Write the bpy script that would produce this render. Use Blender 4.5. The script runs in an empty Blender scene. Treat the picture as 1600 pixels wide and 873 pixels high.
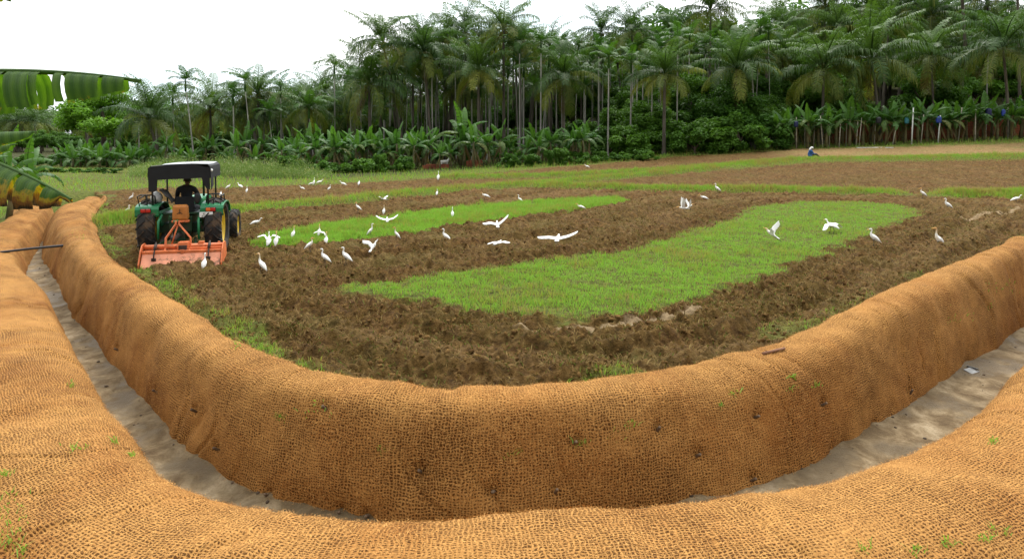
import bpy, math, random
import numpy as np
from mathutils import Vector, Matrix
from mathutils.bvhtree import BVHTree
S = bpy.context.scene
C = S.collection
R = math.radians
rng = np.random.default_rng(7)
random.seed(7)

# ------------------------------------------------------------------ camera
F, PITCH, H, CY = 1067.0, R(3.0), 2.65, 266.0   # CY: image row of the optical axis (the lens is shifted down)
cam = bpy.data.objects.new('camera', bpy.data.cameras.new('camera'))
C.objects.link(cam)
cam.location = (0, 0, H)
cam.rotation_euler = (R(90) - PITCH, 0, 0)
cam.data.sensor_width = 36
cam.data.lens = 36 * F / 1600
cam.data.shift_y = -(436.5 - CY) / 1600
cam.data.clip_end = 9000
S.camera = cam

# ------------------------------------------------------------------ sky, sun, exposure
SUN_EL, SUN_AZ = R(58), R(12)          # azimuth from +Y towards +X
w = bpy.data.worlds.new('World'); S.world = w; w.use_nodes = True
nt = w.node_tree; nt.nodes.clear()
def wn(t, **k):
    n = nt.nodes.new(t)
    for a, b in k.items(): setattr(n, a, b)
    return n
out = wn('ShaderNodeOutputWorld'); bg = wn('ShaderNodeBackground'); bg.inputs[1].default_value = 0.1
sky = wn('ShaderNodeTexSky'); sky.sky_type = 'NISHITA'; sky.sun_disc = False
sky.sun_elevation = SUN_EL; sky.sun_rotation = SUN_AZ
tc = wn('ShaderNodeTexCoord'); sep = wn('ShaderNodeSeparateXYZ'); nt.links.new(tc.outputs['Generated'], sep.inputs[0])
mx = wn('ShaderNodeMath', operation='MAXIMUM'); mx.inputs[1].default_value = 0; nt.links.new(sep.outputs[2], mx.inputs[0])
gr = wn('ShaderNodeMath', operation='MULTIPLY_ADD'); nt.links.new(mx.outputs[0], gr.inputs[0]); gr.inputs[1].default_value = 22; gr.inputs[2].default_value = 10.5
no = wn('ShaderNodeTexNoise'); no.inputs['Scale'].default_value = 2.6; no.inputs['Detail'].default_value = 7
mp = wn('ShaderNodeMapping'); mp.inputs['Scale'].default_value = (1, 1, 2.6); mp.inputs['Location'].default_value = (.35, .2, .1)
nt.links.new(tc.outputs['Generated'], mp.inputs[0]); nt.links.new(mp.outputs[0], no.inputs['Vector'])
cr = wn('ShaderNodeValToRGB'); nt.links.new(no.outputs[0], cr.inputs[0])
cr.color_ramp.elements[0].position = .36; cr.color_ramp.elements[0].color = (.72, .83, .88, 1)
cr.color_ramp.elements[1].position = .56; cr.color_ramp.elements[1].color = (1, 1, 1, 1)
ml = wn('ShaderNodeMix', data_type='RGBA', blend_type='MULTIPLY'); ml.inputs[0].default_value = 1
cmb = wn('ShaderNodeCombineXYZ')
dirf = wn('ShaderNodeMath', operation='MULTIPLY_ADD'); nt.links.new(sep.outputs[1], dirf.inputs[0]); dirf.inputs[1].default_value = .52; dirf.inputs[2].default_value = .86
gr2 = wn('ShaderNodeMath', operation='MULTIPLY'); nt.links.new(gr.outputs[0], gr2.inputs[0]); nt.links.new(dirf.outputs[0], gr2.inputs[1])
for i in range(3): nt.links.new(gr2.outputs[0], cmb.inputs[i])
nt.links.new(cr.outputs[0], ml.inputs[6]); nt.links.new(cmb.outputs[0], ml.inputs[7])
mm = wn('ShaderNodeMix', data_type='RGBA'); mm.inputs[0].default_value = .93
nt.links.new(sky.outputs[0], mm.inputs[6]); nt.links.new(ml.outputs[2], mm.inputs[7])
nt.links.new(mm.outputs[2], bg.inputs[0]); nt.links.new(bg.outputs[0], out.inputs[0])
sl = bpy.data.lights.new('sun', 'SUN'); sl.energy = 2.9; sl.angle = R(16); sl.color = (1, .96, .9)
so = bpy.data.objects.new('sun', sl); C.objects.link(so)
sd = Vector((math.sin(SUN_AZ) * math.cos(SUN_EL), math.cos(SUN_AZ) * math.cos(SUN_EL), math.sin(SUN_EL)))
so.rotation_euler = sd.to_track_quat('Z', 'Y').to_euler(); so.location = (0, 0, 60)
S.view_settings.view_transform = 'Standard'; S.view_settings.look = 'None'
S.view_settings.exposure = 0.2; S.view_settings.gamma = 1
S.cycles.max_bounces = 6; S.cycles.diffuse_bounces = 3; S.cycles.transmission_bounces = 4; S.cycles.transparent_max_bounces = 4
S.cycles.caustics_reflective = False; S.cycles.caustics_refractive = False

# ------------------------------------------------------------------ maths helpers
def sm(a, b, x):
    t = np.clip((np.asarray(x, float) - a) / (b - a), 0, 1); return t * t * (3 - 2 * t)
def _h(ix, iy, s):
    n = (ix.astype(np.int64) * 374761393 + iy.astype(np.int64) * 668265263 + s * 1442695041) & 0x7fffffff
    n = ((n ^ (n >> 13)) * 1274126177) & 0x7fffffff
    return ((n ^ (n >> 16)) & 0xffff) / 65535.0
def vn(x, y, s=0):
    x = np.asarray(x, float); y = np.asarray(y, float)
    ix = np.floor(x); iy = np.floor(y); fx = x - ix; fy = y - iy
    fx = fx * fx * (3 - 2 * fx); fy = fy * fy * (3 - 2 * fy)
    a = _h(ix, iy, s); b = _h(ix + 1, iy, s); c = _h(ix, iy + 1, s); d = _h(ix + 1, iy + 1, s)
    return (a + (b - a) * fx) * (1 - fy) + (c + (d - c) * fx) * fy
def fbm(x, y, s=0, o=3):
    v = 0; a = .5; t = 0
    for i in range(o):
        v = v + a * vn(x * 2 ** i + 17.3 * i, y * 2 ** i - 9.1 * i, s + i); t += a; a *= .5
    return v / t
def ray(px, py):
    x = (px - 800) / F; yc = (CY - py) / F
    return np.array([x, math.cos(PITCH) + math.sin(PITCH) * yc, -math.sin(PITCH) + math.cos(PITCH) * yc])
def at(px, py, d):                        # the point of a pixel's ray at depth d along +Y
    r = ray(px, py); return r * (d / r[1]) + np.array([0, 0, H])
def onz(px, py, z):
    r = ray(px, py); return r * ((z - H) / r[2]) + np.array([0, 0, H])
def Zt(x, y):                             # the lie of the land: flat paddy, stepping up to a wooded slope on the right
    x = np.asarray(x, float); y = np.asarray(y, float)
    A = .0455 * 3 * np.log1p(np.exp(np.clip((x + 8) / 3, -30, 30)))
    z = np.minimum(A, 2.6) * sm(28, 60, y)
    t = np.clip(y - 64, 0, 60); hill = .24 * np.where(t < 36, t, 36 + (t - 36) * .25)
    return z + hill * sm(-4, 24, x)
def gnd(px, py):                          # where a pixel's ray meets the land
    r = ray(px, py); t = 2.0
    o = np.array([0, 0, H])
    while t < 400:
        p = o + r * t
        if p[2] <= float(Zt(p[0], p[1])):
            a, b = t - max(.05, t * .01), t
            for _ in range(20):
                m = (a + b) / 2; p = o + r * m
                if p[2] <= float(Zt(p[0], p[1])): b = m
                else: a = m
            return o + r * b
        t += max(.05, t * .01)
    return o + r * 400
def chaikin(P, n=2):
    P = np.asarray(P, float)
    for _ in range(n):
        Q = np.empty((2 * len(P), P.shape[1])); Q[0] = P[0]; Q[-1] = P[-1]
        Q[1:-1:2] = .75 * P[:-1] + .25 * P[1:]; Q[2:-1:2] = .25 * P[:-1] + .75 * P[1:]
        P = Q
    return P
def resample(P, step):
    P = np.asarray(P, float); d = np.r_[0, np.cumsum(np.linalg.norm(np.diff(P[:, :2], axis=0), axis=1))]
    t = np.arange(0, d[-1], step)
    return np.stack([np.interp(t, d, P[:, k]) for k in range(P.shape[1])], 1)
def polydist(x, y, P, signed=False):      # distance to an open polyline, positive on the left of its direction
    best = np.full(np.shape(x), 1e9); sg = np.ones(np.shape(x))
    for (ax, ay), (bx, by) in zip(P[:-1, :2], P[1:, :2]):
        dx, dy = bx - ax, by - ay; L = dx * dx + dy * dy + 1e-12
        t = np.clip(((x - ax) * dx + (y - ay) * dy) / L, 0, 1)
        ex = x - ax - t * dx; ey = y - ay - t * dy; d = ex * ex + ey * ey
        m = d < best; best = np.where(m, d, best)
        if signed: sg = np.where(m, np.sign(dx * (y - ay) - dy * (x - ax) + 1e-12), sg)
    return np.sqrt(best) * sg
def polysd(x, y, P):                      # signed distance to a closed polygon, positive inside
    ins = np.zeros(np.shape(x), bool); n = len(P)
    for i in range(n):
        ax, ay = P[i][:2]; bx, by = P[(i + 1) % n][:2]
        c = ((ay > y) != (by > y)) & (x < (bx - ax) * (y - ay) / (by - ay + 1e-12) + ax); ins ^= c
    d = np.abs(polydist(x, y, np.vstack([P, P[:1]])))
    return np.where(ins, d, -d)

# ------------------------------------------------------------------ mesh helpers
def mesh(name, V, faces, mats=None, smooth=False, attrs=None, uv=None, mi=None):
    V = np.ascontiguousarray(V, dtype=np.float32); me = bpy.data.meshes.new(name)
    faces = [np.asarray(f, np.int32) for f in (faces if isinstance(faces, list) else [faces]) if len(f)]
    me.vertices.add(len(V)); me.vertices.foreach_set('co', V.ravel())
    nl = sum(f.size for f in faces); npoly = sum(len(f) for f in faces)
    me.loops.add(nl); me.loops.foreach_set('vertex_index', np.concatenate([f.ravel() for f in faces]))
    me.polygons.add(npoly); tot = np.concatenate([np.full(len(f), f.shape[1], np.int32) for f in faces])
    st = np.r_[0, np.cumsum(tot)[:-1]].astype(np.int32); me.polygons.foreach_set('loop_start', st)
    me.polygons.foreach_set('loop_total', tot)
    if smooth: me.polygons.foreach_set('use_smooth', np.ones(npoly, bool))
    if mi is not None: me.polygons.foreach_set('material_index', np.asarray(mi, np.int32))
    me.update(calc_edges=True)
    for k, a in (attrs or {}).items():
        a = np.asarray(a, np.float32)
        if a.ndim == 1: me.attributes.new(k, 'FLOAT', 'POINT').data.foreach_set('value', a)
        else: me.attributes.new(k, 'FLOAT_VECTOR', 'POINT').data.foreach_set('vector', a.ravel())
    if uv is not None:
        l = me.uv_layers.new(name='UVMap'); idx = np.empty(nl, np.int32); me.loops.foreach_get('vertex_index', idx)
        l.data.foreach_set('uv', np.asarray(uv, np.float32)[idx].ravel())
    for m in (mats if isinstance(mats, (list, tuple)) else [mats]):
        if m: me.materials.append(m)
    return me
def ob(name, me, parent=None, loc=None, rot=None, scale=None):
    o = bpy.data.objects.new(name, me); C.objects.link(o)
    if parent: o.parent = parent
    if loc is not None: o.location = loc
    if rot is not None: o.rotation_euler = rot
    if scale is not None: o.scale = scale
    return o
def tag(o, label=None, cat=None, group=None, kind=None):
    for k, v in (('label', label), ('category', cat), ('group', group), ('kind', kind)):
        if v: o[k] = v
    return o
def thing(name, label, cat, loc=(0, 0, 0), rz=0, group=None):
    o = ob(name, None, None, loc, (0, 0, rz)); o.empty_display_size = .1
    return tag(o, label, cat, group)
class MB:                                  # collects simple shapes for ONE mesh
    def __init__(s): s.v = []; s.f = []; s.n = 0; s.t = []
    def add(s, V, F, t=0.):
        V = np.asarray(V, float); s.v.append(V); s.f += [[int(i) + s.n for i in f] for f in F]; s.t += [t] * len(V); s.n += len(V); return s
    def box(s, c, d, rot=None, taper=1.):
        x, y, z = np.array(d) / 2
        V = np.array([(-x, -y, -z), (x, -y, -z), (x, y, -z), (-x, y, -z), (-x * taper, -y * taper, z), (x * taper, -y * taper, z), (x * taper, y * taper, z), (-x * taper, y * taper, z)])
        if rot is not None: V = V @ np.array(Matrix.Rotation(rot[1], 3, rot[0])).T
        return s.add(V + np.array(c), [(0, 3, 2, 1), (4, 5, 6, 7), (0, 1, 5, 4), (1, 2, 6, 5), (2, 3, 7, 6), (3, 0, 4, 7)])
    def tube(s, P, r, n=8, cap=True, flat=1., t=0.):
        P = np.asarray(P, float); r = np.broadcast_to(np.asarray(r, float), (len(P),)); T = np.gradient(P, axis=0)
        T /= np.linalg.norm(T, axis=1)[:, None] + 1e-9
        up = np.array([0, 0, 1.]) if abs(T[:, 2]).mean() < .8 else np.array([1., 0, 0]); rings = []
        for p, q, a in zip(P, T, r):
            u = np.cross(up, q); u /= np.linalg.norm(u) + 1e-9; v = np.cross(q, u)
            th = np.arange(n) * 2 * math.pi / n
            rings.append(p + a * (np.cos(th)[:, None] * u * flat + np.sin(th)[:, None] * v))
        m = len(P); F = [(i * n + j, i * n + (j + 1) % n, (i + 1) * n + (j + 1) % n, (i + 1) * n + j) for i in range(m - 1) for j in range(n)]
        if cap: F += [tuple(range(n - 1, -1, -1)), tuple(range((m - 1) * n, m * n))]
        return s.add(np.concatenate(rings), F, t)
    def lathe(s, prof, c, axis='X', n=32):  # prof: (along axis, radius)
        th = np.arange(n) * 2 * math.pi / n; V = []
        for a, r in prof:
            k = np.stack([np.full(n, a), r * np.cos(th), r * np.sin(th)], 1)
            if axis == 'Y': k = k[:, [1, 0, 2]]
            if axis == 'Z': k = k[:, [1, 2, 0]]
            V.append(k)
        m = len(prof); F = [(i * n + j, (i + 1) * n + j, (i + 1) * n + (j + 1) % n, i * n + (j + 1) % n) for i in range(m - 1) for j in range(n)]
        if prof[0][1] > 1e-4: F.append(tuple(range(n)))
        if prof[-1][1] > 1e-4: F.append(tuple(range(m * n - 1, (m - 1) * n - 1, -1)))
        return s.add(np.concatenate(V) + np.array(c), F)
    def ball(s, c, r, n=12, m=8, t=0.):
        V = []; r = np.broadcast_to(r, 3)
        for i in range(m + 1):
            a = math.pi * i / m
            for j in range(n): b = 2 * math.pi * j / n; V.append((math.sin(a) * math.cos(b) * r[0] + c[0], math.sin(a) * math.sin(b) * r[1] + c[1], math.cos(a) * r[2] + c[2]))
        return s.add(V, [(i * n + j, (i + 1) * n + j, (i + 1) * n + (j + 1) % n, i * n + (j + 1) % n) for i in range(m) for j in range(n)], t)
    def mesh(s, name, mat, smooth=False, tint=False):
        me = bpy.data.meshes.new(name); me.from_pydata(np.concatenate(s.v).tolist(), [], s.f)
        if smooth: me.polygons.foreach_set('use_smooth', np.ones(len(me.polygons), bool))
        if tint: me.attributes.new('tint', 'FLOAT', 'POINT').data.foreach_set('value', np.array(s.t, np.float32))
        for k in (mat if isinstance(mat, (list, tuple)) else [mat]): me.materials.append(k)
        me.update(); return me
    def build(s, name, mat, parent=None, smooth=False, bevel=0, loc=None, rot=None, tint=False):
        o = ob(name, s.mesh(name, mat, smooth, tint), parent, loc, rot)
        if bevel:
            b = o.modifiers.new('bevel', 'BEVEL'); b.width = bevel; b.segments = 2; b.limit_method = 'ANGLE'
        return o

# ------------------------------------------------------------------ materials
class NT:
    def __init__(s, name):
        s.m = bpy.data.materials.new(name); s.m.use_nodes = True; s.t = s.m.node_tree
        s.p = s.t.nodes['Principled BSDF']; s.o = s.t.nodes['Material Output']
    def n(s, t, ins=None, **k):
        x = s.t.nodes.new(t)
        for a, b in k.items(): setattr(x, a, b)
        for a, b in (ins or {}).items(): s.set(x.inputs[a], b)
        return x
    def set(s, i, v):
        if isinstance(v, bpy.types.NodeSocket): s.t.links.new(v, i)
        else: i.default_value = v
    def math(s, op, a, b=0., c=0.): return s.n('ShaderNodeMath', {0: a, 1: b, 2: c}, operation=op).outputs[0]
    def mix(s, f, a, b, mode='MIX'):
        q = lambda v: v if isinstance(v, bpy.types.NodeSocket) or len(v) == 4 else (*v, 1)
        return s.n('ShaderNodeMix', {0: f, 6: q(a), 7: q(b)}, data_type='RGBA', blend_type=mode).outputs[2]
    def noise(s, scale, vec=None, det=4, rough=.55, dist=0.):
        i = {'Scale': scale, 'Detail': det, 'Roughness': rough, 'Distortion': dist}
        if vec: i['Vector'] = vec
        return s.n('ShaderNodeTexNoise', i)
    def mr(s, v, a, b, c=0., d=1.): return s.n('ShaderNodeMapRange', {0: v, 1: a, 2: b, 3: c, 4: d}).outputs[0]
    def ramp(s, v, *st):
        r = s.n('ShaderNodeValToRGB', {0: v}); e = r.color_ramp.elements
        while len(e) < len(st): e.new(.5)
        for x, (p, c) in zip(e, st): x.position = p; x.color = (*c, 1)
        return r.outputs[0]
    def attr(s, a): return s.n('ShaderNodeAttribute', attribute_name=a)
    def bump(s, h, st=.5, d=.02, nrm=None):
        i = {'Height': h, 'Strength': st, 'Distance': d}
        if nrm: i['Normal'] = nrm
        return s.n('ShaderNodeBump', i).outputs[0]
    def fin(s, col=None, rough=None, nrm=None, spec=None, metal=None):
        for k, v in (('Base Color', col), ('Roughness', rough), ('Normal', nrm), ('Specular IOR Level', spec), ('Metallic', metal)):
            if v is not None: s.set(s.p.inputs[k], (*v, 1) if isinstance(v, tuple) and len(v) == 3 else v)
        return s.m
def obj_vec(q): return q.n('ShaderNodeTexCoord').outputs['Object']
def plain(name, col, rough=.5, var=.25, sc=8, metal=0., dirt=None, bump=0.):
    q = NT(name); v = obj_vec(q); f = q.noise(sc, v, 5).outputs[0]
    c = q.mix(q.mr(f, .35, .7), tuple(k * (1 - var) for k in col), tuple(min(1, k * (1 + var)) for k in col))
    if dirt: c = q.mix(q.mr(q.noise(dirt[2], v, 6, .65).outputs[0], dirt[1], dirt[1] + .12), c, dirt[0])
    return q.fin(c, rough, q.bump(q.noise(sc * 4, v).outputs[0], bump, .01) if bump else None, .4, metal)
def leafmat(name, young, green, old, dead, trans=.3, rough=.6, var=.35, spec=.15):
    q = NT(name); t = q.attr('tint').outputs['Fac']; oi = q.n('ShaderNodeObjectInfo').outputs['Random']
    c = q.ramp(t, (0, young), (.3, green), (.62, old), (.95, dead))
    c = q.mix(q.mr(oi, 0, 1, 0, 1), c, q.mix(1., c, (1 - var, 1 - var * .75, 1 - var * .6), 'MULTIPLY'))
    q.fin(c, rough, None, spec)
    tr = q.n('ShaderNodeBsdfTranslucent', {0: q.mix(1., c, (1.3, 1.35, .7), 'MULTIPLY')})
    ms = q.n('ShaderNodeMixShader', {0: trans, 1: q.p.outputs[0], 2: tr.outputs[0]})
    q.t.links.new(ms.outputs[0], q.o.inputs[0]); return q.m

# coir matting: an open woven net of coconut fibre, uv in metres
q = NT('coir_matting')
uv = q.n('ShaderNodeUVMap').outputs[0]
w1 = q.noise(2.2, uv, 3); w2 = q.noise(14, uv, 3)
o1 = q.n('ShaderNodeVectorMath', {0: w1.outputs['Color'], 1: (.5, .5, .5)}, operation='SUBTRACT').outputs[0]
o2 = q.n('ShaderNodeVectorMath', {0: w2.outputs['Color'], 1: (.5, .5, .5)}, operation='SUBTRACT').outputs[0]
o1 = q.n('ShaderNodeVectorMath', {0: o1, 'Scale': .09}, operation='SCALE').outputs[0]
o2 = q.n('ShaderNodeVectorMath', {0: o2, 'Scale': .042}, operation='SCALE').outputs[0]
w3 = q.noise(5.5, uv, 4, .6); o3 = q.n('ShaderNodeVectorMath', {0: w3.outputs['Color'], 1: (.5, .5, .5)}, operation='SUBTRACT').outputs[0]
o3 = q.n('ShaderNodeVectorMath', {0: o3, 'Scale': .075}, operation='SCALE').outputs[0]
uvd = q.n('ShaderNodeVectorMath', {0: q.n('ShaderNodeVectorMath', {0: uv, 1: q.n('ShaderNodeVectorMath', {0: o1, 1: o3}).outputs[0]}).outputs[0], 1: o2}).outputs[0]
sx = q.n('ShaderNodeSeparateXYZ', {0: uvd})
def thread(v, per):
    return q.math('ABSOLUTE', q.math('SINE', q.math('MULTIPLY', v, math.pi / per)))
tu = q.math('POWER', q.math('SUBTRACT', 1., thread(sx.outputs[0], .030)), 1.1)
tv = q.math('POWER', q.math('SUBTRACT', 1., thread(sx.outputs[1], .0245)), 1.0)
fib = q.noise(190, uvd, 3, .7).outputs[0]
fibm = q.noise(60, uvd, 4, .7).outputs[0]
hgt = q.math('MAXIMUM', tu, q.math('MULTIPLY', tv, 1.08))
hgt2 = q.math('ADD', q.math('MULTIPLY_ADD', fib, .35, hgt), q.math('MULTIPLY', fibm, .85))
patch = q.noise(.9, uv, 5, .6).outputs[0]
fine = q.noise(7, uv, 5, .65).outputs[0]
thr = q.math('MULTIPLY_ADD', q.mr(q.math('MULTIPLY_ADD', q.noise(3.2, uv, 4).outputs[0], .6, patch), .5, 1.1), .75, .40)
msk = q.n('ShaderNodeMapRange', {0: hgt2, 1: q.math('SUBTRACT', thr, .12), 2: q.math('ADD', thr, .35), 3: 0., 4: 1.}).outputs[0]
thc = q.mix(q.mr(fibm, .3, .75), (.25, .108, .026), (.55, .295, .090))
thc = q.mix(q.mr(fine, .35, .75, 0, .55), thc, (.25, .115, .035))
col = q.mix(msk, q.mix(fine, (.045, .017, .004), (.13, .055, .014)), thc)
big = q.noise(.55, uv, 5, .6, .4).outputs[0]
col = q.mix(q.mr(big, .46, .66, 0, .75), col, q.mix(1., col, (.66, .50, .38), 'MULTIPLY'))
nb = q.bump(q.math('MULTIPLY_ADD', msk, .7, q.math('MULTIPLY', fibm, .5)), .9, .016)
COIR = q.fin(col, .95, nb, .1)
q = NT('coir_fibre')
COIRF = q.fin(q.mix(q.attr('tint').outputs['Fac'], (.33, .15, .038), (.66, .36, .115)), .9, None, .1)

# ploughed ground with grass, dry stubble, wet mud and wood floor
q = NT('ground_soil')
gv = q.n('ShaderNodeNewGeometry').outputs['Position']
n1 = q.noise(9, gv, 8, .7).outputs[0]; n2 = q.noise(.7, gv, 6, .65).outputs[0]; n3 = q.noise(38, gv, 5, .7).outputs[0]; n4 = q.noise(2.4, gv, 6, .7, .5).outputs[0]
soil = q.ramp(n1, (.28, (.020, .010, .0035)), (.45, (.086, .043, .0125)), (.59, (.155, .084, .025)), (.75, (.26, .165, .060)))
soil = q.mix(q.mr(n2, .42, .66, 0, .45), soil, q.mix(n3, (.05, .042, .008), (.15, .12, .028)))
soil = q.mix(q.mr(n4, .5, .72, 0, .35), soil, (.045, .022, .009))
gcol = q.mix(q.mr(n1, .3, .7), (.035, .036, .007), (.15, .19, .028))
gcol = q.mix(q.mr(n4, .55, .75, 0, .7), gcol, (.11, .075, .035))
stub = q.mix(q.mr(n1, .3, .7), (.16, .095, .036), (.30, .20, .085)); stub = q.mix(q.mr(n2, .5, .65, 0, .5), stub, (.13, .15, .035))
wet = q.mix(q.mr(n4, .3, .7), (.20, .13, .065), (.38, .28, .16))
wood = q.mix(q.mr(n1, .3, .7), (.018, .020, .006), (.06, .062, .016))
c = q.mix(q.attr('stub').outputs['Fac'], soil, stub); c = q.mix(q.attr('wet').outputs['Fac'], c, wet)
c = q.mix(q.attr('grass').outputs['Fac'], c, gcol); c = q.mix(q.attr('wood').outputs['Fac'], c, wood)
GROUND = q.fin(c, .9, q.bump(q.math('MULTIPLY_ADD', n3, .4, n1), 1., .09), .1)

q = NT('channel_silt')
gv = q.n('ShaderNodeNewGeometry').outputs['Position']
n1 = q.noise(2.6, gv, 7, .68, .5).outputs[0]; n2 = q.noise(38, gv, 7, .75).outputs[0]; n3 = q.noise(1.5, gv, 4).outputs[0]
c = q.ramp(n1, (.3, (.07, .042, .019)), (.45, (.15, .102, .052)), (.55, (.24, .175, .098)), (.70, (.36, .28, .175)))
c = q.mix(q.mr(n2, .52, .68, 0, .75), c, (.10, .068, .033)); c = q.mix(q.mr(n3, .46, .60, 0, .8), c, (.11, .078, .04))
SILT = q.fin(c, q.mr(n3, .50, .60, .85, .38), q.bump(q.math('MULTIPLY_ADD', n2, .6, n1), .8, .04), .16)

GRASS = leafmat('grass_blade', (.23, .40, .062), (.17, .33, .042), (.28, .31, .065), (.30, .22, .09), .35, .5, .0, .2)
STRAW = leafmat('straw_bits', (.09, .11, .016), (.055, .030, .009), (.14, .085, .026), (.24, .165, .06), .15, .8, .0, .1)
PALM = leafmat('coconut_leaf', (.085, .155, .027), (.048, .098, .021), (.27, .28, .042), (.17, .095, .038), .30, .5, .4, .22)
ARECA = leafmat('areca_leaf', (.065, .15, .018), (.042, .105, .013), (.13, .15, .03), (.16, .10, .04), .30, .5, .4, .22)
BANANA = leafmat('banana_leaf', (.085, .19, .026), (.052, .13, .023), (.16, .19, .045), (.19, .12, .05), .34, .5, .3, .25)
LEAF = leafmat('broad_leaf', (.10, .21, .020), (.060, .14, .014), (.11, .15, .025), (.16, .12, .04), .32, .55, .4, .15)
BARK = plain('palm_bark', (.115, .095, .072), .9, .45, 5, bump=.6)
PALEBARK = plain('areca_bark', (.33, .31, .27), .85, .35, 4, bump=.4)
BROWNBARK = plain('dark_bark', (.10, .072, .05), .9, .4, 5, bump=.6)
PSTEM = plain('banana_stem', (.16, .15, .06), .7, .6, 3, dirt=((.12, .07, .03), .48, 3.))
POLE = plain('bamboo_prop', (.34, .30, .23), .8, .3, 3)

# ------------------------------------------------------------------ lines of the place (metres), measured on the photograph
TOE = [(100,310),(75,345),(62,390),(76,430),(121,490),(158,545),(204,610),(260,680),(330,745),(400,778),(480,805),(600,826),(740,830),(900,818),(1115,790),(1280,725),(1400,650),(1500,585),(1600,512)]
CRE = [(155,305),(128,325),(132,360),(150,395),(220,440),(290,490),(350,530),(430,565),(520,590),(620,608),(740,615),(870,605),(1000,587),(1100,565),(1200,545),(1290,500),(1400,450),(1500,410),(1600,368)]
CRZ = [.25] * 14 + [.26, .36, .44, .50, .55]
OUT = [(75,340),(35,395),(60,460),(100,540),(150,620),(185,690),(240,745),(300,775),(380,790),(450,805),(560,828),(740,828),(900,816),(1130,790),(1300,745),(1480,690),(1560,640),(1600,580)]
FLOOR = -.75
crest = [onz(a, b, z) for (a, b), z in zip(CRE, CRZ)]
toe = [onz(a, b, FLOOR) for a, b in TOE]
oute = [onz(a, b, .02) for a, b in OUT]
def extend(P, a, b, z):                    # carry a line on beyond the frame
    return np.array([[*q, z] for q in a] + [list(p) for p in P] + [[*q, z] for q in b])
crest = extend(crest, [(-18.3, 29.9), (-17.6, 28.9)], [(16.8, 20.2), (22, 24.5), (30, 31)], .3)
toe = extend(toe, [(-20.0, 30.2)], [(13.6, 15.6), (23, 23.8), (31, 30.2)], FLOOR)[[0] + list(range(2, len(toe) + 4))]
oute = extend(oute, [(-20.4, 30.0), (-18.2, 27.6)], [(9.2, 10.6), (16, 16.8), (26, 25)], .02)
crest = resample(chaikin(crest, 3), .06); toe = resample(chaikin(toe, 3), .06); oute = resample(chaikin(oute, 3), .06)
def smooth1(P, k):
    n = len(P); ker = np.hanning(2 * k + 3)[1:-1]; ker /= ker.sum()
    return np.stack([np.convolve(np.pad(P[:, i], k, 'edge'), ker, 'valid') for i in range(P.shape[1])], 1)
crest = smooth1(crest, 10); oute = smooth1(oute, 8); toe = smooth1(toe, 10)
crest, oute = crest[14:-14], oute[14:-14]
_t = np.gradient(oute[:, :2], axis=0); _t /= np.linalg.norm(_t, axis=1)[:, None]
oute[:, :2] += np.c_[_t[:, 1], -_t[:, 0]] * (.08 * sm(-2.6, -4.6, oute[:, 0]) + .50 * sm(-8, -12.5, oute[:, 0]))[:, None]; _c = np.exp(-((oute[:, 0] + .1) / 1.5) ** 2) * (oute[:, 1] < 7); oute[:, :2] -= np.c_[_t[:, 1], -_t[:, 0]] * (.10 * _c)[:, None]; oute[:, 2] += .07 * _c - .10 * sm(-4, -9, oute[:, 0])
CR_C = crest[::12]; OUT_C = oute[::12]

GRASS_A = [(525,453),(600,441),(700,429),(800,416),(900,401),(985,390),(1060,372),(1130,345),(1185,322),(1250,316),(1330,316),(1400,320),(1440,332),(1436,343),(1400,354),(1340,373),(1290,393),(1240,414),(1190,440),(1150,456),(1100,470),(1050,484),(1000,491),(940,499),(880,503),(800,498),(740,488),(680,479),(600,469),(550,460)]
GRASS_B = [(370,387),(430,390),(500,384),(600,372),(700,358),(760,347),(850,336),(920,327),(990,315),(960,309),(900,311),(800,317),(700,327),(600,342),(500,352),(420,366)]
BERMS = [([(365,335),(450,326),(540,319),(600,311),(680,303),(760,296),(860,289),(950,281),(1060,271),(1130,263)], .55),
         ([(840,293),(950,297),(1040,299),(1200,301),(1300,303),(1400,306)], .55),
         ([(1480,308),(1540,309),(1640,306)], .6),
         ([(690,280),(800,279),(880,277),(960,273),(1060,267),(1120,262),(1195,257),(1250,252)], .6),
         ([(1130,263),(1264,252),(1400,250),(1500,248),(1660,246)], 1.0),
         ([(150,354),(215,346),(300,341),(365,335)], .4)]
PA = np.array([gnd(*p) for p in GRASS_A]); PB = np.array([gnd(*p) for p in GRASS_B])
BL = [(np.array([gnd(*p) for p in l]), wd) for l, wd in BERMS]
WETL = np.array([gnd(*p) for p in [(820,518),(900,515),(960,510),(1020,502),(1070,493),(1100,485)]])
WETL2 = np.array([gnd(*p) for p in [(1500,345),(1540,338),(1590,330)]])
# edge of the cultivated land at the foot of the trees
EDGE_PX = [(0,300),(160,299),(250,294),(345,295),(450,291),(560,286),(650,281),(745,272),(850,263),(960,254),(1060,245),(1170,239),(1230,234),(1330,231),(1430,229),(1520,226),(1600,224)]
EDGE = np.array([gnd(*p) for p in EDGE_PX])
EX = np.concatenate([[-400], EDGE[:, 0], [400]]); EY = np.concatenate([[EDGE[0, 1]], EDGE[:, 1], [EDGE[-1, 1] + 30]])
def edge_y(x): return np.interp(x, EX, EY)
print('edge', EDGE[:, :2].round(0).tolist())

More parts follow.
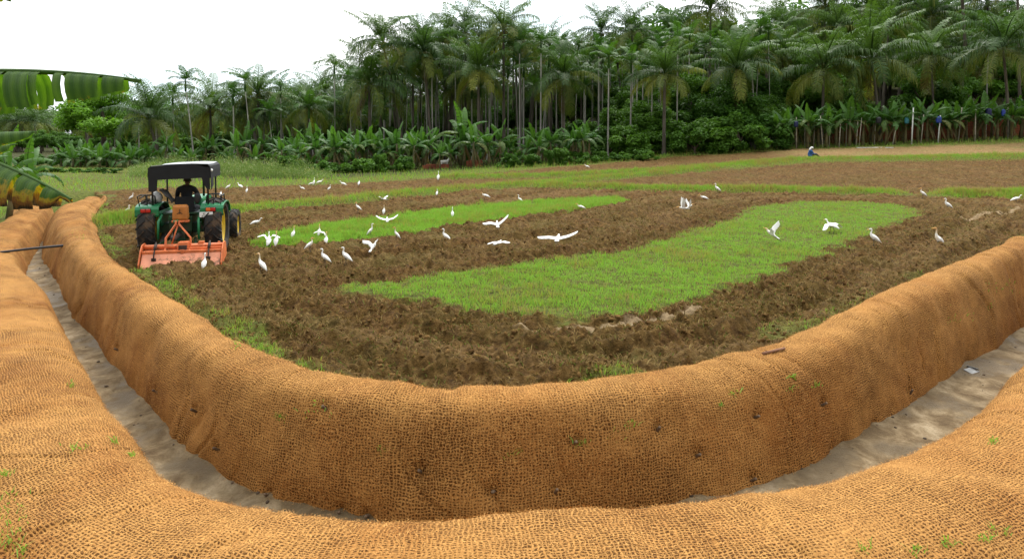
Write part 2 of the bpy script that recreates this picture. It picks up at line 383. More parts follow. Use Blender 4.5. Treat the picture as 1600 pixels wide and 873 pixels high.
def zones(x, y):
    """grass, stubble, wet, wood weights and the height to add"""
    x = np.asarray(x, float); y = np.asarray(y, float)
    nz = (fbm(x * 1.4, y * 1.4, 5, 3) - .5); nf = fbm(x * 5, y * 5, 9, 3) - .5
    g = np.zeros_like(x); hb = np.zeros_like(x)
    for P in (PA, PB):
        lo = P.min(0) - 1.5; hi = P.max(0) + 1.5
        m = (x > lo[0]) & (x < hi[0]) & (y > lo[1]) & (y < hi[1])
        if m.any():
            d = polysd(x[m], y[m], P) + nz[m] * .8 + nf[m] * .5
            g[m] = np.maximum(g[m], sm(-.12, .22, d))
    for P, wd in BL:
        lo = P.min(0) - 3; hi = P.max(0) + 3
        m = (x > lo[0]) & (x < hi[0]) & (y > lo[1]) & (y < hi[1])
        if m.any():
            d = polydist(x[m], y[m], P)
            g[m] = np.maximum(g[m], sm(wd * 1.6, wd * .8, d + nz[m] * .7)); hb[m] = np.maximum(hb[m], .19 * np.exp(-(d / wd) ** 2))
    ey = edge_y(x); b = y - ey
    g = np.maximum(g, sm(-1.2, .6, b + nz * 2.5) * (1 - .25 * sm(0, 1, nf * 3)))
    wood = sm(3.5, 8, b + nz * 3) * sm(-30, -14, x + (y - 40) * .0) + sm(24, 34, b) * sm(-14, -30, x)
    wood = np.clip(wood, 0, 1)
    far_line = np.interp(x, BL[4][0][:, 0], BL[4][0][:, 1])
    stub = sm(.2, 1.4, y - far_line + nz) * sm(17, 24, x) + .25 * sm(.1, .3, nz) * sm(20, 30, y)
    wet = np.zeros_like(x)
    for P, a in ((WETL, .17), (WETL2, .15)):
        m = (np.abs(x - P[:, 0].mean()) < 6) & (np.abs(y - P[:, 1].mean()) < 6)
        if m.any(): wet[m] = np.maximum(wet[m], sm(a, a * .35, polydist(x[m], y[m], P) + nf[m] * .35))
    return g, np.clip(stub, 0, 1), wet, wood, hb

# ------------------------------------------------------------------ ground: one sheet out to the horizon
ang = np.r_[np.linspace(-100, -46, 60)[:-1], np.linspace(-46, 46, 920), np.linspace(46, 100, 60)[1:]]
rad = np.r_[np.linspace(.3, 5, 40)[:-1], 5 * 1.0037 ** np.arange(720), np.geomspace(5 * 1.0037 ** 720, 4000, 70)[1:]]
AA, RR = np.meshgrid(np.radians(ang), rad)
GX = (np.sin(AA) * RR).ravel(); GY = (np.cos(AA) * RR).ravel()
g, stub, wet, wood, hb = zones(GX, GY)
dist = np.hypot(GX, GY)
near = dist < 62
si = np.full(GX.shape, 9.); so_ = np.full(GX.shape, 9.)
si[near] = polydist(GX[near], GY[near], CR_C, True); so_[near] = polydist(GX[near], GY[near], OUT_C, True)
edge_g = sm(.72, .42, si + (fbm(GX * 1.1, GY * 1.1, 21, 3) - .5) * 1.5) * sm(.2, .5, si)
edge_g = np.where(near, edge_g * sm(5, 0, GX - 2) + edge_g * .6 * sm(5, 8, GX), 0)
g = np.maximum(g, edge_g * .9)
lawn = ((so_ < -.2) & near) | ((GX < -14) & (si < 0) & near)
g = np.where(lawn, 1, g)
clod = np.zeros_like(GX)
m = dist < 75
x, y = GX[m], GY[m]
rid = 1 - np.abs(2 * fbm(x * 3.2, y * 3.2, 31, 2) - 1)
clod[m] = (fbm(x * 8.5, y * 8.5, 33, 2) - .5) * .15 + (rid - .6) * .15 + (fbm(x * 1.1, y * 1.1, 35, 2) - .5) * .10 + (vn(x * 21, y * 21, 37) - .5) * .055
mm_ = (GX > -11) & (GX < 22) & (GY < 32) & (dist < 40); dA = polysd(GX[mm_], GY[mm_], PA); ww = dA + .5 * (fbm(GX[mm_] * .6, GY[mm_] * .6, 36, 2) - .5)
clod[mm_] += np.where(dA < -.2, .065 * np.sin(ww * 2 * math.pi / 1.15) + .03 * np.sin(ww * 2 * math.pi / .38), 0)
stub[mm_] = np.maximum(stub[mm_], np.where(dA < -.2, .22 * sm(.2, .9, np.sin(ww * 2 * math.pi / 2.3)), 0))
lawnb = np.zeros_like(GX); lawnb[m] = (fbm(x * 2.2, y * 2.2, 41, 2) - .5) * .07 + .02
hh = Zt(GX, GY) + hb + np.where(g > 0, clod * (1 - .8 * g) + lawnb * g, clod) * sm(90, 60, dist)
fade = sm(31.5, 28.5, GY)
dig = sm(.32, .02, si) * fade
hh = hh * (1 - dig) + (FLOOR - .06) * dig
cs = sm(.0, -.75, so_) * near * fade
hh = hh * (1 - cs) + (-.32 + .06 * (fbm(GX, GY, 44, 3) - .5)) * cs
nr, nc = RR.shape
idx = (np.arange(nr - 1)[:, None] * nc + np.arange(nc - 1)[None]).ravel()
Fq = np.stack([idx, idx + 1, idx + nc + 1, idx + nc], 1)[:, ::-1]
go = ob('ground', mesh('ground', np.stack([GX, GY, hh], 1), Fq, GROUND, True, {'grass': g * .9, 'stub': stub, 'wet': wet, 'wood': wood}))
tag(go, kind='structure')
GH = hh.reshape(nr, nc)
lr = np.log(rad)
def gz(x, y):                              # height of the finished ground
    a = np.degrees(np.arctan2(x, y)); r = np.hypot(x, y)
    i = np.interp(r, rad, np.arange(nr)); j = np.interp(a, ang, np.arange(nc))
    i0 = np.clip(i.astype(int), 0, nr - 2); j0 = np.clip(j.astype(int), 0, nc - 2); u = i - i0; v = j - j0
    return (GH[i0, j0] * (1 - u) + GH[i0 + 1, j0] * u) * (1 - v) + (GH[i0, j0 + 1] * (1 - u) + GH[i0 + 1, j0 + 1] * u) * v
def gz1(x, y): return float(gz(np.array([x]), np.array([y]))[0])

# ------------------------------------------------------------------ channel bed
n = 26
cen = []
step = oute[::4]
ni = polydist
T2 = toe[:, :2]
def nearest(P, Q):
    out = np.empty((len(P), 2))
    for i, p in enumerate(P): out[i] = Q[np.argmin(((Q - p[:2]) ** 2).sum(1))]
    return out
tn = smooth1(nearest(step, T2), 6)
oo = step[:, :2]
ts = np.linspace(-.12, 1.12, n)
CV = oo[:, None, :] * (1 - ts)[None, :, None] + tn[:, None, :] * ts[None, :, None]
zz = FLOOR + (fbm(CV[..., 0] * 1.2, CV[..., 1] * 1.2, 51, 3) - .5) * .07 + (fbm(CV[..., 0] * 7, CV[..., 1] * 7, 52, 3) - .5) * .03
zz = zz + .05 * (np.abs(ts[None] - .5) * 2) ** 3
CVV = np.dstack([CV, zz]).reshape(-1, 3)
k = len(step); idx = (np.arange(k - 1)[:, None] * n + np.arange(n - 1)[None]).ravel()
tag(ob('channel_bed', mesh('channel_bed', CVV, np.stack([idx, idx + 1, idx + n + 1, idx + n], 1)[:, ::-1], SILT, True)), kind='structure')

# ------------------------------------------------------------------ coir-covered bunds
def sweep(A, nrm, wid, ztop, prof, vstep, seed, amp=1.):
    """A: base line (n,2); nrm: unit normals (n,2); wid: (n,) width; prof(w, ztop) -> (m,2) offsets along the normal and z"""
    L = np.r_[0, np.cumsum(np.linalg.norm(np.diff(A, axis=0), axis=1))]
    Vs = []; UV = []
    ws = np.asarray(wid)
    P0 = prof(ws.mean(), ztop.mean()); d = np.r_[0, np.cumsum(np.linalg.norm(np.diff(P0, axis=0), axis=1))]
    mcount = int(d[-1] / vstep); tt = np.linspace(0, 1, mcount)
    for i in range(len(A)):
        P = prof(ws[i], ztop[i]); dd = np.r_[0, np.cumsum(np.linalg.norm(np.diff(P, axis=0), axis=1))]
        pp = np.stack([np.interp(tt * dd[-1], dd, P[:, 0]), np.interp(tt * dd[-1], dd, P[:, 1])], 1)
        Vs.append(np.c_[A[i] + nrm[i] * pp[:, :1], pp[:, 1]]); UV.append(np.c_[np.full(mcount, L[i]), tt * dd[-1]])
    V = np.array(Vs); U = np.array(UV)
    du = np.gradient(V, axis=0); dv = np.gradient(V, axis=1); N = np.cross(du, dv); N /= np.linalg.norm(N, axis=2)[..., None] + 1e-9
    if N[..., 2].mean() < 0: N = -N
    u, v = U[..., 0], U[..., 1]
    dsp = (fbm(u * 1.1, v * 1.4, seed, 3) - .5) * .11 + (fbm(u * 3.2, v * 1.8, seed + 3, 2) - .5) * .045 + (fbm(u * 16, v * 12, seed + 6, 2) - .5) * .009
    fold = np.abs(vn(u * 2.6 + v * .5 + 2 * vn(u * .7, v * 1.5, seed + 8), v * .25, seed + 9) - .5)
    dsp = dsp - .024 * sm(.07, 0, fold) * sm(.3, .6, fbm(u * .6, v * .8, seed + 11, 2))
    for u0 in np.arange(1.3 + seed % 3, u.max(), 3.4):       # overlapping widths of matting
        q_ = u - u0 - .22 * v + .05 * np.sin(v * 9); dsp = dsp + .016 * sm(-.03, .0, q_) * sm(.55, .05, q_)
    edge = sm(0, .07, tt) * sm(1, .93, tt)
    V = V + N * (dsp * amp * edge[None])[..., None]
    return V, N, U
def grid_faces(a, b):
    idx = (np.arange(a - 1)[:, None] * b + np.arange(b - 1)[None]).ravel()
    return np.stack([idx, idx + 1, idx + b + 1, idx + b], 1)
def catmull(K, n=8):
    K = np.asarray(K, float); P = np.vstack([2 * K[0] - K[1], K, 2 * K[-1] - K[-2]]); o = []
    for i in range(1, len(P) - 2):
        for t in np.linspace(0, 1, n, endpoint=False):
            a, b, c, d = P[i - 1:i + 3]
            o.append(.5 * ((2 * b) + (-a + c) * t + (2 * a - 5 * b + 4 * c - d) * t * t + (-a + 3 * b - 3 * c + d) * t ** 3))
    return np.array(o + [K[-1]])
def lod(P, f):                              # keep closely spaced stations near the camera, sparse far away
    keep = [0]; acc = 0
    for i in range(1, len(P)):
        acc += np.linalg.norm(P[i, :2] - P[i - 1, :2])
        if acc >= f * max(4.5, np.hypot(*P[i, :2])): keep.append(i); acc = 0
    return P[keep]
# inner bund
A = lod(resample(crest, .012), .0030)
Tn = nearest(A, resample(toe, .02)[:, :2])
d = A[:, :2] - Tn; wid = np.linalg.norm(d, axis=1); nrm = d / wid[:, None]
nrm = smooth1(nrm, 14); nrm /= np.linalg.norm(nrm, axis=1)[:, None]
wid = np.clip(smooth1(wid[:, None], 20)[:, 0], .6, 1.3)
wid *= 1 - .5 * sm(23.5, 29.5, A[:, 1]) * (A[:, 0] < 0)
base = A[:, :2] - nrm * wid[:, None]
ztop = A[:, 2] + .03 - .32 * sm(23.5, 29.5, A[:, 1]) * (A[:, 0] < 0)
def prof_in(w_, zt):
    h = zt - FLOOR
    return catmull([(-.02, FLOOR - .1), (.0, FLOOR + .03), (.07 * w_, FLOOR + .25 * h), (.18 * w_, FLOOR + .55 * h), (.31 * w_, FLOOR + .82 * h), (.48 * w_, FLOOR + .955 * h), (.75 * w_, FLOOR + 1. * h), (1. * w_, FLOOR + .985 * h), (1. * w_ + .13, FLOOR + .88 * h), (1. * w_ + .25, .08), (1. * w_ + .34, -.12)])
V1, N1, U1 = sweep(base, nrm, wid, ztop, prof_in, .016, 61)
# pegs: find where they stand on the face, then pull the matting in round each
def bvh_of(V): return BVHTree.FromPolygons([tuple(p) for p in V.reshape(-1, 3)], grid_faces(*V.shape[:2]).tolist())
b1 = bvh_of(V1)
def hit(b, px, py):
    r = Vector(ray(px, py)).normalized(); return b.ray_cast(Vector((0, 0, H)), r)
PEGS = [(655,735),(900,690),(870,765),(1030,668),(1093,710),(1185,650),(770,768),(415,772),(470,798),(530,800),(572,806),(1090,782),(1180,748),(1320,700),(1370,665),(1512,575),(1425,610),(505,545+90),(335,700),(240,610),(300,640),(180,545),(1290,630)]
pegs = []
Vf = V1.reshape(-1, 3); Nf = N1.reshape(-1, 3)
for p in PEGS:
    h_ = hit(b1, *p)
    if h_[0] is None: continue
    c0 = np.array(h_[0]); pegs.append((c0, np.array(h_[1]) * (1 if h_[1].dot(Vector(ray(*p))) < 0 else -1)))
    dd = np.linalg.norm(Vf - c0, axis=1); ax = np.abs((Vf - c0)[:, 2])
    Vf -= Nf * (.045 * np.exp(-(dd / .055) ** 2) + .022 * np.exp(-(dd / .16) ** 2))[:, None]
V1 = Vf.reshape(V1.shape)
bund = ob('coir_bund', mesh('coir_bund', V1.reshape(-1, 3), grid_faces(*V1.shape[:2]), COIR, True, None, U1.reshape(-1, 2)))
tag(bund, 'curved earth bund wrapped in brown coir netting, between the ploughed field and the muddy channel', 'bund')
# outer bund, on the near side of the channel
B = lod(resample(oute, .012), .0030)
tg = np.gradient(B[:, :2], axis=0); tg /= np.linalg.norm(tg, axis=1)[:, None]
nb_ = np.c_[tg[:, 1], -tg[:, 0]]               # away from the channel, towards the camera side
nb_ = smooth1(nb_, 20); nb_ /= np.linalg.norm(nb_, axis=1)[:, None]
L_ = np.r_[0, np.cumsum(np.linalg.norm(np.diff(B[:, :2], axis=0), axis=1))]
wo = 1.18 + .12 * np.sin(L_ * .7) - .35 * sm(-6, -10, B[:, 0])
def prof_out(w_, zt):
    return catmull([(-.42, FLOOR - .1), (-.40, FLOOR + .04), (-.30, FLOOR + .35), (-.17, -.14), (0, zt - .03), (.2, zt + .03), (.5 * w_, zt + .04), (.8 * w_, zt - .03), (w_, zt - .13), (w_ + .14, -.28), (w_ + .22, -.42)])
V2, N2, U2 = sweep(B[:, :2], nb_, wo, B[:, 2] - .25 * sm(26.5, 29, B[:, 1]) * (B[:, 0] < 0), prof_out, .016, 83)
b2 = bvh_of(V2)
bund2 = ob('coir_bund', mesh('coir_bund', V2.reshape(-1, 3), grid_faces(*V2.shape[:2])[:, ::-1], COIR, True, None, U2.reshape(-1, 2) + .37))
tag(bund2, 'nearest earth bund under coir netting, on the camera side of the muddy channel', 'bund')
PEGM = plain('peg_wood', (.13, .085, .05), .85, .4, 12)
for c0, n0 in pegs:
    mb = MB(); n0 = n0 / np.linalg.norm(n0); a = n0 * .6 + np.array([0, -.1, .45]) + rng.normal(0, .12, 3); a /= np.linalg.norm(a)
    mb.tube([c0 - a * .08, c0 - a * .01, c0 + a * .014, c0 + a * .02], [.014, .0145, .014, .008], 7)
    mb.build('peg', PEGM, bund)
# loose fibres standing off the netting
def fuzz(V, N, num, far, par, flip=1):
    a, b_ = V.shape[:2]; dcam = np.hypot(V[..., 0], V[..., 1]).mean(1)
    ok = np.where(dcam < far)[0]; wgt = (1 / dcam[ok]); ii = rng.choice(ok, num, p=wgt / wgt.sum()); jj = rng.integers(2, b_ - 2, num)
    P = V[ii, jj] + rng.normal(0, .012, (num, 3)) * np.array([1, 1, .4]); n_ = N[ii, jj] * flip
    t = rng.normal(0, 1, (num, 3)); t -= (t * n_).sum(1)[:, None] * n_; t /= np.linalg.norm(t, axis=1)[:, None]
    ln = rng.uniform(.010, .034, num)[:, None]; sd_ = np.cross(t, n_); wd = rng.uniform(.0007, .0016, num)[:, None]
    e = t * 1 + n_ * rng.uniform(-.05, .45, num)[:, None]
    Q = np.stack([P - sd_ * wd, P + sd_ * wd, P + e * ln * .55 + n_ * ln * .12 + sd_ * wd * .8, P + e * ln * .55 + n_ * ln * .12 - sd_ * wd * .8, P + e * ln], 1).reshape(-1, 3)
    i5 = np.arange(num)[:, None] * 5
    tag(ob('loose_fibre', mesh('loose_fibre', Q, [i5 + np.array([0, 1, 2, 3]), i5 + np.array([3, 2, 4])], COIRF, False, {'tint': np.repeat(rng.random(num), 5)}), par), kind='stuff')
fuzz(V1, N1, 150000, 16, bund); fuzz(V2, N2, 140000, 11, bund2)

# ------------------------------------------------------------------ grass, stubble and straw (nobody could count them)
def blades(P, hgt, wid, lean, tint, seg=True):
    n_ = len(P); th = rng.uniform(0, 2 * math.pi, n_); dx = np.c_[np.cos(th), np.sin(th), np.zeros(n_)]
    ph = rng.uniform(0, 2 * math.pi, n_); lx = np.c_[np.cos(ph), np.sin(ph), np.zeros(n_)] * (np.asarray(lean) * hgt)[:, None]
    up = np.c_[np.zeros(n_), np.zeros(n_), hgt]; ww = dx * (np.asarray(wid) / 2)[:, None]
    if seg:
        Q = np.stack([P - ww, P + ww, P + up * .6 + lx * .35 + ww * .75, P + up * .6 + lx * .35 - ww * .75, P + up * .92 + lx], 1).reshape(-1, 3)
        i = np.arange(n_)[:, None] * 5; return Q, [i + np.array([0, 1, 2, 3]), i + np.array([3, 2, 4])], np.repeat(tint, 5)
    Q = np.stack([P - ww, P + ww, P + up + lx], 1).reshape(-1, 3); i = np.arange(n_)[:, None] * 3
    return Q, [i + np.array([0, 1, 2])], np.repeat(tint, 3)
def scatter(num, lo, hi, acc):
    x = rng.uniform(lo[0], hi[0], num); y = rng.uniform(lo[1], hi[1], num); k_ = rng.random(num) < acc(x, y); return x[k_], y[k_]
def sward(name, x, y, h0, h1, w0, kind_mat=GRASS, lean=.45, t0=.0, t1=.45, seg=True, sink=.01):
    z = gz(x, y) - sink; pn = fbm(x * .8, y * .8, 71, 3)
    cl_ = vn(x * 5.5, y * 5.5, 72); c2 = vn(x * 13, y * 13, 73); hg = rng.uniform(h0, h1, len(x)) * (.25 + .8 * pn + .9 * cl_ * c2 * 1.6); tn_ = np.clip(t0 + (t1 - t0) * rng.random(len(x)) + (pn - .5) * .7 + (vn(x * 3.1, y * 3.1, 74) - .5) * .55 + (c2 - .5) * .35 + (rng.random(len(x)) < .10) * .6 + rng.normal(0, .12, len(x)), 0, 1)
    Q, Fc, tt = blades(np.c_[x, y, z], hg, w0 * rng.uniform(.6, 1.3, len(x)), np.full(len(x), lean) * rng.uniform(.3, 1.6, len(x)), tn_, seg)
    return tag(ob(name, mesh(name, Q, Fc, kind_mat, False, {'tint': tt})), kind='stuff')
def acc_poly(P):
    def f(x, y): return (sm(-.1, .3, polysd(x, y, P) + (fbm(x * 1.4, y * 1.4, 5, 3) - .5) * .8 + (fbm(x * 5, y * 5, 9, 3) - .5) * .5)) * np.clip((14 / np.hypot(x, y)) ** 1.3, 0, 1) * (.10 + .90 * sm(.30, .48, .45 * fbm(x * 1.6, y * 1.6, 77, 3) + .55 * vn(x * 6.5, y * 6.5, 78)))
    return f
x, y = scatter(420000, PA.min(0), PA.max(0), acc_poly(PA)); print('A', len(x))
tag(sward('short_grass', x, y, .03, .105, .010), 'bright green unploughed grass patch in the middle of the field', 'grass')
x, y = scatter(600000, PB.min(0), PB.max(0), acc_poly(PB)); print('B', len(x))
tag(sward('short_grass', x, y, .06, .15, .018, seg=False), 'narrow green grass strip beside the tractor', 'grass')
bx = []; by = []
for P, wd in BL:
    n_ = 16000; L = np.r_[0, np.cumsum(np.linalg.norm(np.diff(P[:, :2], axis=0), axis=1))]; t = rng.uniform(0, L[-1], n_)
    bx.append(np.interp(t, L, P[:, 0]) + rng.normal(0, wd * .6, n_)); by.append(np.interp(t, L, P[:, 1]) + rng.normal(0, wd * .6, n_))
x = np.concatenate(bx); y = np.concatenate(by)
tag(sward('ridge_grass', x, y, .08, .22, .022, seg=False, t0=.22, t1=.75), 'green grass along the low ridges between the plots', 'grass')
def acc_edge(x, y):
    s_ = polydist(x, y, CR_C, True); return sm(.68, .40, s_ + (fbm(x * 1.1, y * 1.1, 21, 3) - .5) * 1.5) * sm(.38, .55, vn(x * 3.5, y * 3.5, 79)) * (s_ > .22) * (s_ < 1.6) * np.clip(12 / np.hypot(x, y), 0, 1) * (.25 + .75 * sm(4, 1, x))
x, y = scatter(500000, (-16, 6), (13, 26), acc_edge); print('edge', len(x))
tag(sward('weedy_grass', x, y, .03, .10, .009, t0=.05, t1=.55), 'ragged green weeds along the foot of the curved bund', 'grass')
def acc_far(x, y):
    b = y - edge_y(x); return sm(-1, .5, b) * sm(26, 4, b) * (1 - .6 * sm(5, 9, b))
x, y = scatter(130000, (-75, 28), (75, 75), acc_far); print('far', len(x))
tag(sward('verge_grass', x, y, .10, .32, .035, seg=False, t0=0, t1=.55), 'rough grass verge along the foot of the trees', 'grass')
def acc_left(x, y): return ((polydist(x, y, OUT_C, True) < -1.1) & (y < edge_y(x))) * 1.
x, y = scatter(60000, (-24, 2), (-3, 34), acc_left)
tag(sward('bank_grass', x, y, .08, .26, .014, t0=0, t1=.4), 'green grass bank on the outer side of the channel', 'grass')
# straw and torn turf lying on the ploughed soil
def acc_soil(x, y):
    return np.clip((11 / np.hypot(x, y)) ** 1.5, 0, 1) * (polydist(x, y, CR_C, True) > .3) * (.35 + .65 * sm(.4, .6, fbm(x * 1.1, y * 1.1, 91, 3))) * (polydist(x, y, WETL) > .16)
x, y = scatter(700000, (-14, 6), (17, 26), acc_soil)
gg = zones(x, y)[0]; k_ = (gg < .3) | (rng.random(len(x)) < .10); x, y = x[k_], y[k_]; print('straw', len(x))
o = sward('turf_crumbs', x, y, .015, .05, .012, STRAW, 1.5, -.15, .95, sink=-.002)
tag(o, 'torn turf, roots and straw lying over the dark ploughed soil', 'crop litter')
# weeds rooted in the netting
def sprigs(name, b, pts, n_, label):
    Ps = []
    for px, py, r_ in pts:
        for _ in range(n_):
            h_ = hit(b, px + rng.normal(0, r_), py + rng.normal(0, r_ * .6))
            if h_[0] is not None and h_[3] < 30: Ps.append(np.array(h_[0]))
    P = np.array(Ps); Q, Fc, tt = blades(P, rng.uniform(.015, .055, len(P)), rng.uniform(.005, .011, len(P)), rng.uniform(.4, 1.5, len(P)), rng.random(len(P)) * .35)
    tag(ob(name, mesh(name, Q, Fc, GRASS, False, {'tint': tt})), label, 'weeds', None, 'stuff')
sprigs('sprouting_weeds', b1, [(435,655,6),(438,650,3),(985,662,6),(960,680,10),(905,695,8),(1150,615,5),(1128,635,4),(1240,590,4),(1238,608,4),(1275,603,4),(1490,500,6),(1545,478,6),(1548,450,8),(1580,445,8),(1575,455,8),(1505,492,10),(800,712,8),(120,365,7),(130,370,6),(600,705,8),(495,640,12),(370,540,4)], 16, 'green sprigs sprouting through the netting of the curved bund')
sprigs('sprouting_weeds', b2, [(10,805,16),(15,780,14),(20,830,14),(10,740,5),(5,850,10),(120,700,8),(30,865,8),(1560,830,10),(1540,840,8),(1480,848,8),(1430,860,9),(1545,620,5),(1550,690,5),(110,602,4),(208,712,3),(180,690,4),(1350,855,8)], 20, 'green sprigs on the netting of the nearest bund')

num = 380; ii = rng.integers(0, k - 1, num); jj = rng.integers(2, n - 2, num); Pp = np.dstack([CV, zz])[ii, jj]; keep = np.hypot(Pp[:, 0], Pp[:, 1]) < 22; Pp = Pp[keep]; mb = MB()
for p_ in Pp: r_ = rng.gamma(2., .004) + .003; mb.ball(p_ + [0, 0, r_ * .2], (r_ * rng.uniform(.8, 1.6), r_ * rng.uniform(.8, 1.4), r_ * .7), 6, 4)
tag(mb.build('channel_grit', plain('dark_grit', (.075, .05, .03), .9, .5, 3)), 'small dark grit and crumbs of soil scattered over the channel mud', 'grit', None, 'stuff')

# loose clods turned up by the tiller
num = 60000; x = rng.uniform(-15, 18, num); y = rng.uniform(6, 28, num); kp = (rng.random(num) < acc_soil(x, y) * .8) & (zones(x, y)[0] < .35); x, y = x[kp], y[kp]; num = len(x); print('clods', num)
base = np.array([(1, 0, 0), (-1, 0, 0), (0, 1, 0), (0, -1, 0), (0, 0, 1), (0, 0, -1), (.6, .6, .6), (-.6, .6, .6), (.6, -.6, .6), (-.6, -.6, .6), (.6, .6, -.6), (-.6, .6, -.6), (.6, -.6, -.6), (-.6, -.6, -.6)], float)
tri = [(4, 6, 0), (4, 0, 8), (4, 8, 3), (4, 3, 9), (4, 9, 1), (4, 1, 7), (4, 7, 2), (4, 2, 6), (0, 6, 10), (0, 10, 12), (0, 12, 8), (2, 10, 6), (2, 7, 11), (2, 11, 10), (1, 11, 7), (1, 9, 13), (1, 13, 11), (3, 8, 12), (3, 12, 13), (3, 13, 9)]
s_ = np.minimum(rng.gamma(2.2, .0085, num) + .008, .034)[:, None, None]; V = base[None] * rng.uniform(.55, 1.35, (num, 14, 1)) * rng.uniform(.6, 1.3, (num, 1, 3)) * s_; a = rng.uniform(0, 6.28, num); ca, sa = np.cos(a)[:, None], np.sin(a)[:, None]
V = np.stack([V[..., 0] * ca - V[..., 1] * sa, V[..., 0] * sa + V[..., 1] * ca, V[..., 2]], 2) + np.stack([x, y, gz(x, y) + s_[:, 0, 0] * .25], 1)[:, None]
q = NT('soil_clod'); gv = obj_vec(q); CLOD = q.fin(q.mix(q.mr(q.noise(7, gv, 6, .7).outputs[0], .35, .68), (.046, .022, .0065), (.18, .105, .034)), .95, q.bump(q.noise(60, gv).outputs[0], .5, .01), .08)
tag(ob('soil_clods', mesh('soil_clods', V.reshape(-1, 3), (np.arange(num)[:, None, None] * 14 + np.array(tri)[None]).reshape(-1, 3), CLOD)), 'loose brown clods turned up over the ploughed soil', 'clods', None, 'stuff')

# ------------------------------------------------------------------ palm, banana and shrub prototypes
def frond(L, e0, droop, az, n_, ll, lw, tint, dg=.5, m=22, twist=0.):
    s = np.linspace(0, 1, m); pt = e0 - droop * s ** 1.25; ds = L / (m - 1)
    r = np.r_[0, np.cumsum(np.cos(pt[:-1]))] * ds; z = np.r_[0, np.cumsum(np.sin(pt[:-1]))] * ds
    t = np.linspace(.14, 1., n_) + rng.normal(0, .002, n_); t = np.clip(t, 0, 1)
    P = np.stack([np.interp(t, s, r), np.zeros(n_), np.interp(t, s, z)], 1); a = np.interp(t, s, pt)
    T = np.stack([np.cos(a), np.zeros(n_), np.sin(a)], 1); U = np.stack([-np.sin(a), np.zeros(n_), np.cos(a)], 1)
    len_ = ll * (.28 + .72 * np.sin(math.pi * np.clip(.12 + .86 * t, 0, 1)) ** .7)
    Vs = []; tt = []
    for sg in (-1, 1):
        sdv = np.array([0, sg, 0.]) + rng.normal(0, .10, (n_, 3))
        d = T * .55 + sdv * .85 + U * (.22 + twist * sg); d /= np.linalg.norm(d, axis=1)[:, None]
        ln = (len_ * rng.uniform(.85, 1.1, n_))[:, None]; g_ = np.array([0, 0, -1.])
        mid = P + d * ln * .5 + g_ * ln * .07; tip = P + d * ln * (1 - dg * .35) + g_ * ln * dg * rng.uniform(.7, 1.3, (n_, 1))
        w_ = T * lw * .5
        Vs.append(np.stack([P - w_ * .6, P + w_ * .6, mid + w_, mid - w_, tip], 1).reshape(-1, 3)); tt.append(np.full(n_ * 5, tint) + np.repeat(rng.normal(0, .04, n_), 5))
    V = np.concatenate(Vs); k_ = np.arange(2 * n_)[:, None] * 5
    quads = k_ + np.array([0, 1, 2, 3]); tris = k_ + np.array([3, 2, 4])
    P = np.stack([r, np.zeros(m), z], 1); wd = (.055 * (1 - s) + .010)[:, None] * (L / 4.2)
    nr_ = np.stack([P + [0, 1, 0] * wd, P - [0, 1, 0] * wd, P - [0, 0, .8] * wd], 1).reshape(-1, 3); o = len(V)
    rq = [[o + i * 3 + j, o + i * 3 + (j + 1) % 3, o + i * 3 + 3 + (j + 1) % 3, o + i * 3 + 3 + j] for i in range(m - 1) for j in range(3)]
    V = np.concatenate([V, nr_]); quads = np.concatenate([quads, np.array(rq)]); tt.append(np.full(3 * m, min(1, tint + .18)))
    c, s_ = math.cos(az), math.sin(az); V = V @ np.array([[c, s_, 0], [-s_, c, 0], [0, 0, 1]])
    return V, quads, tris, np.concatenate(tt)
def join(parts):
    V = []; Q = []; T = []; A_ = []; n_ = 0
    for v, q_, t_, a in parts:
        V.append(v); A_.append(a)
        if len(q_): Q.append(np.asarray(q_) + n_)
        if len(t_): T.append(np.asarray(t_) + n_)
        n_ += len(v)
    return np.concatenate(V), [x for x in ([np.concatenate(Q)] if Q else []) + ([np.concatenate(T)] if T else [])], np.concatenate(A_)
def coco_crown(i, nf, yellow, dead, nleaf=42, dro=1.):
    ps = []; az = rng.uniform(0, 6.28)
    for k in range(nf):
        u = k / (nf - 1); az += 2.39996 + rng.normal(0, .12)
        e0 = R(84 - 104 * u ** 1.15 + rng.normal(0, 8)); L = (3.4 + 1.0 * math.sin(math.pi * min(1, .25 + .7 * u))) * rng.uniform(.88, 1.08)
        tint = .04 + .44 * u ** 1.6 + rng.normal(0, .05) + (yellow * rng.uniform(.05, .2) if u > .7 and rng.random() < .6 else 0)
        ps.append(frond(L, e0, R(62 + 20 * u + rng.normal(0, 10)) * dro, az, nleaf, 1.05, .070, float(np.clip(tint, 0, .85)), .5 + .35 * u, twist=rng.normal(0, .15)))
    for k in range(dead):
        ps.append(frond(rng.uniform(2.6, 3.6), R(rng.uniform(-72, -40)), R(rng.uniform(15, 35)), rng.uniform(0, 6.28), 26, .75, .05, rng.uniform(.85, 1.), .75))
    mb = MB()
    for k in range(9):
        a = rng.uniform(0, 6.28); mb.ball((.32 * math.cos(a), .32 * math.sin(a), rng.uniform(-.55, -.15)), (.12, .12, .15), 7, 5, .8)
    ps.append((np.concatenate(mb.v), [f for f in mb.f], [], np.full(mb.n, .72)))
    V, Fc, A_ = join(ps); return mesh('crown', V, Fc, PALM, False, {'tint': A_})
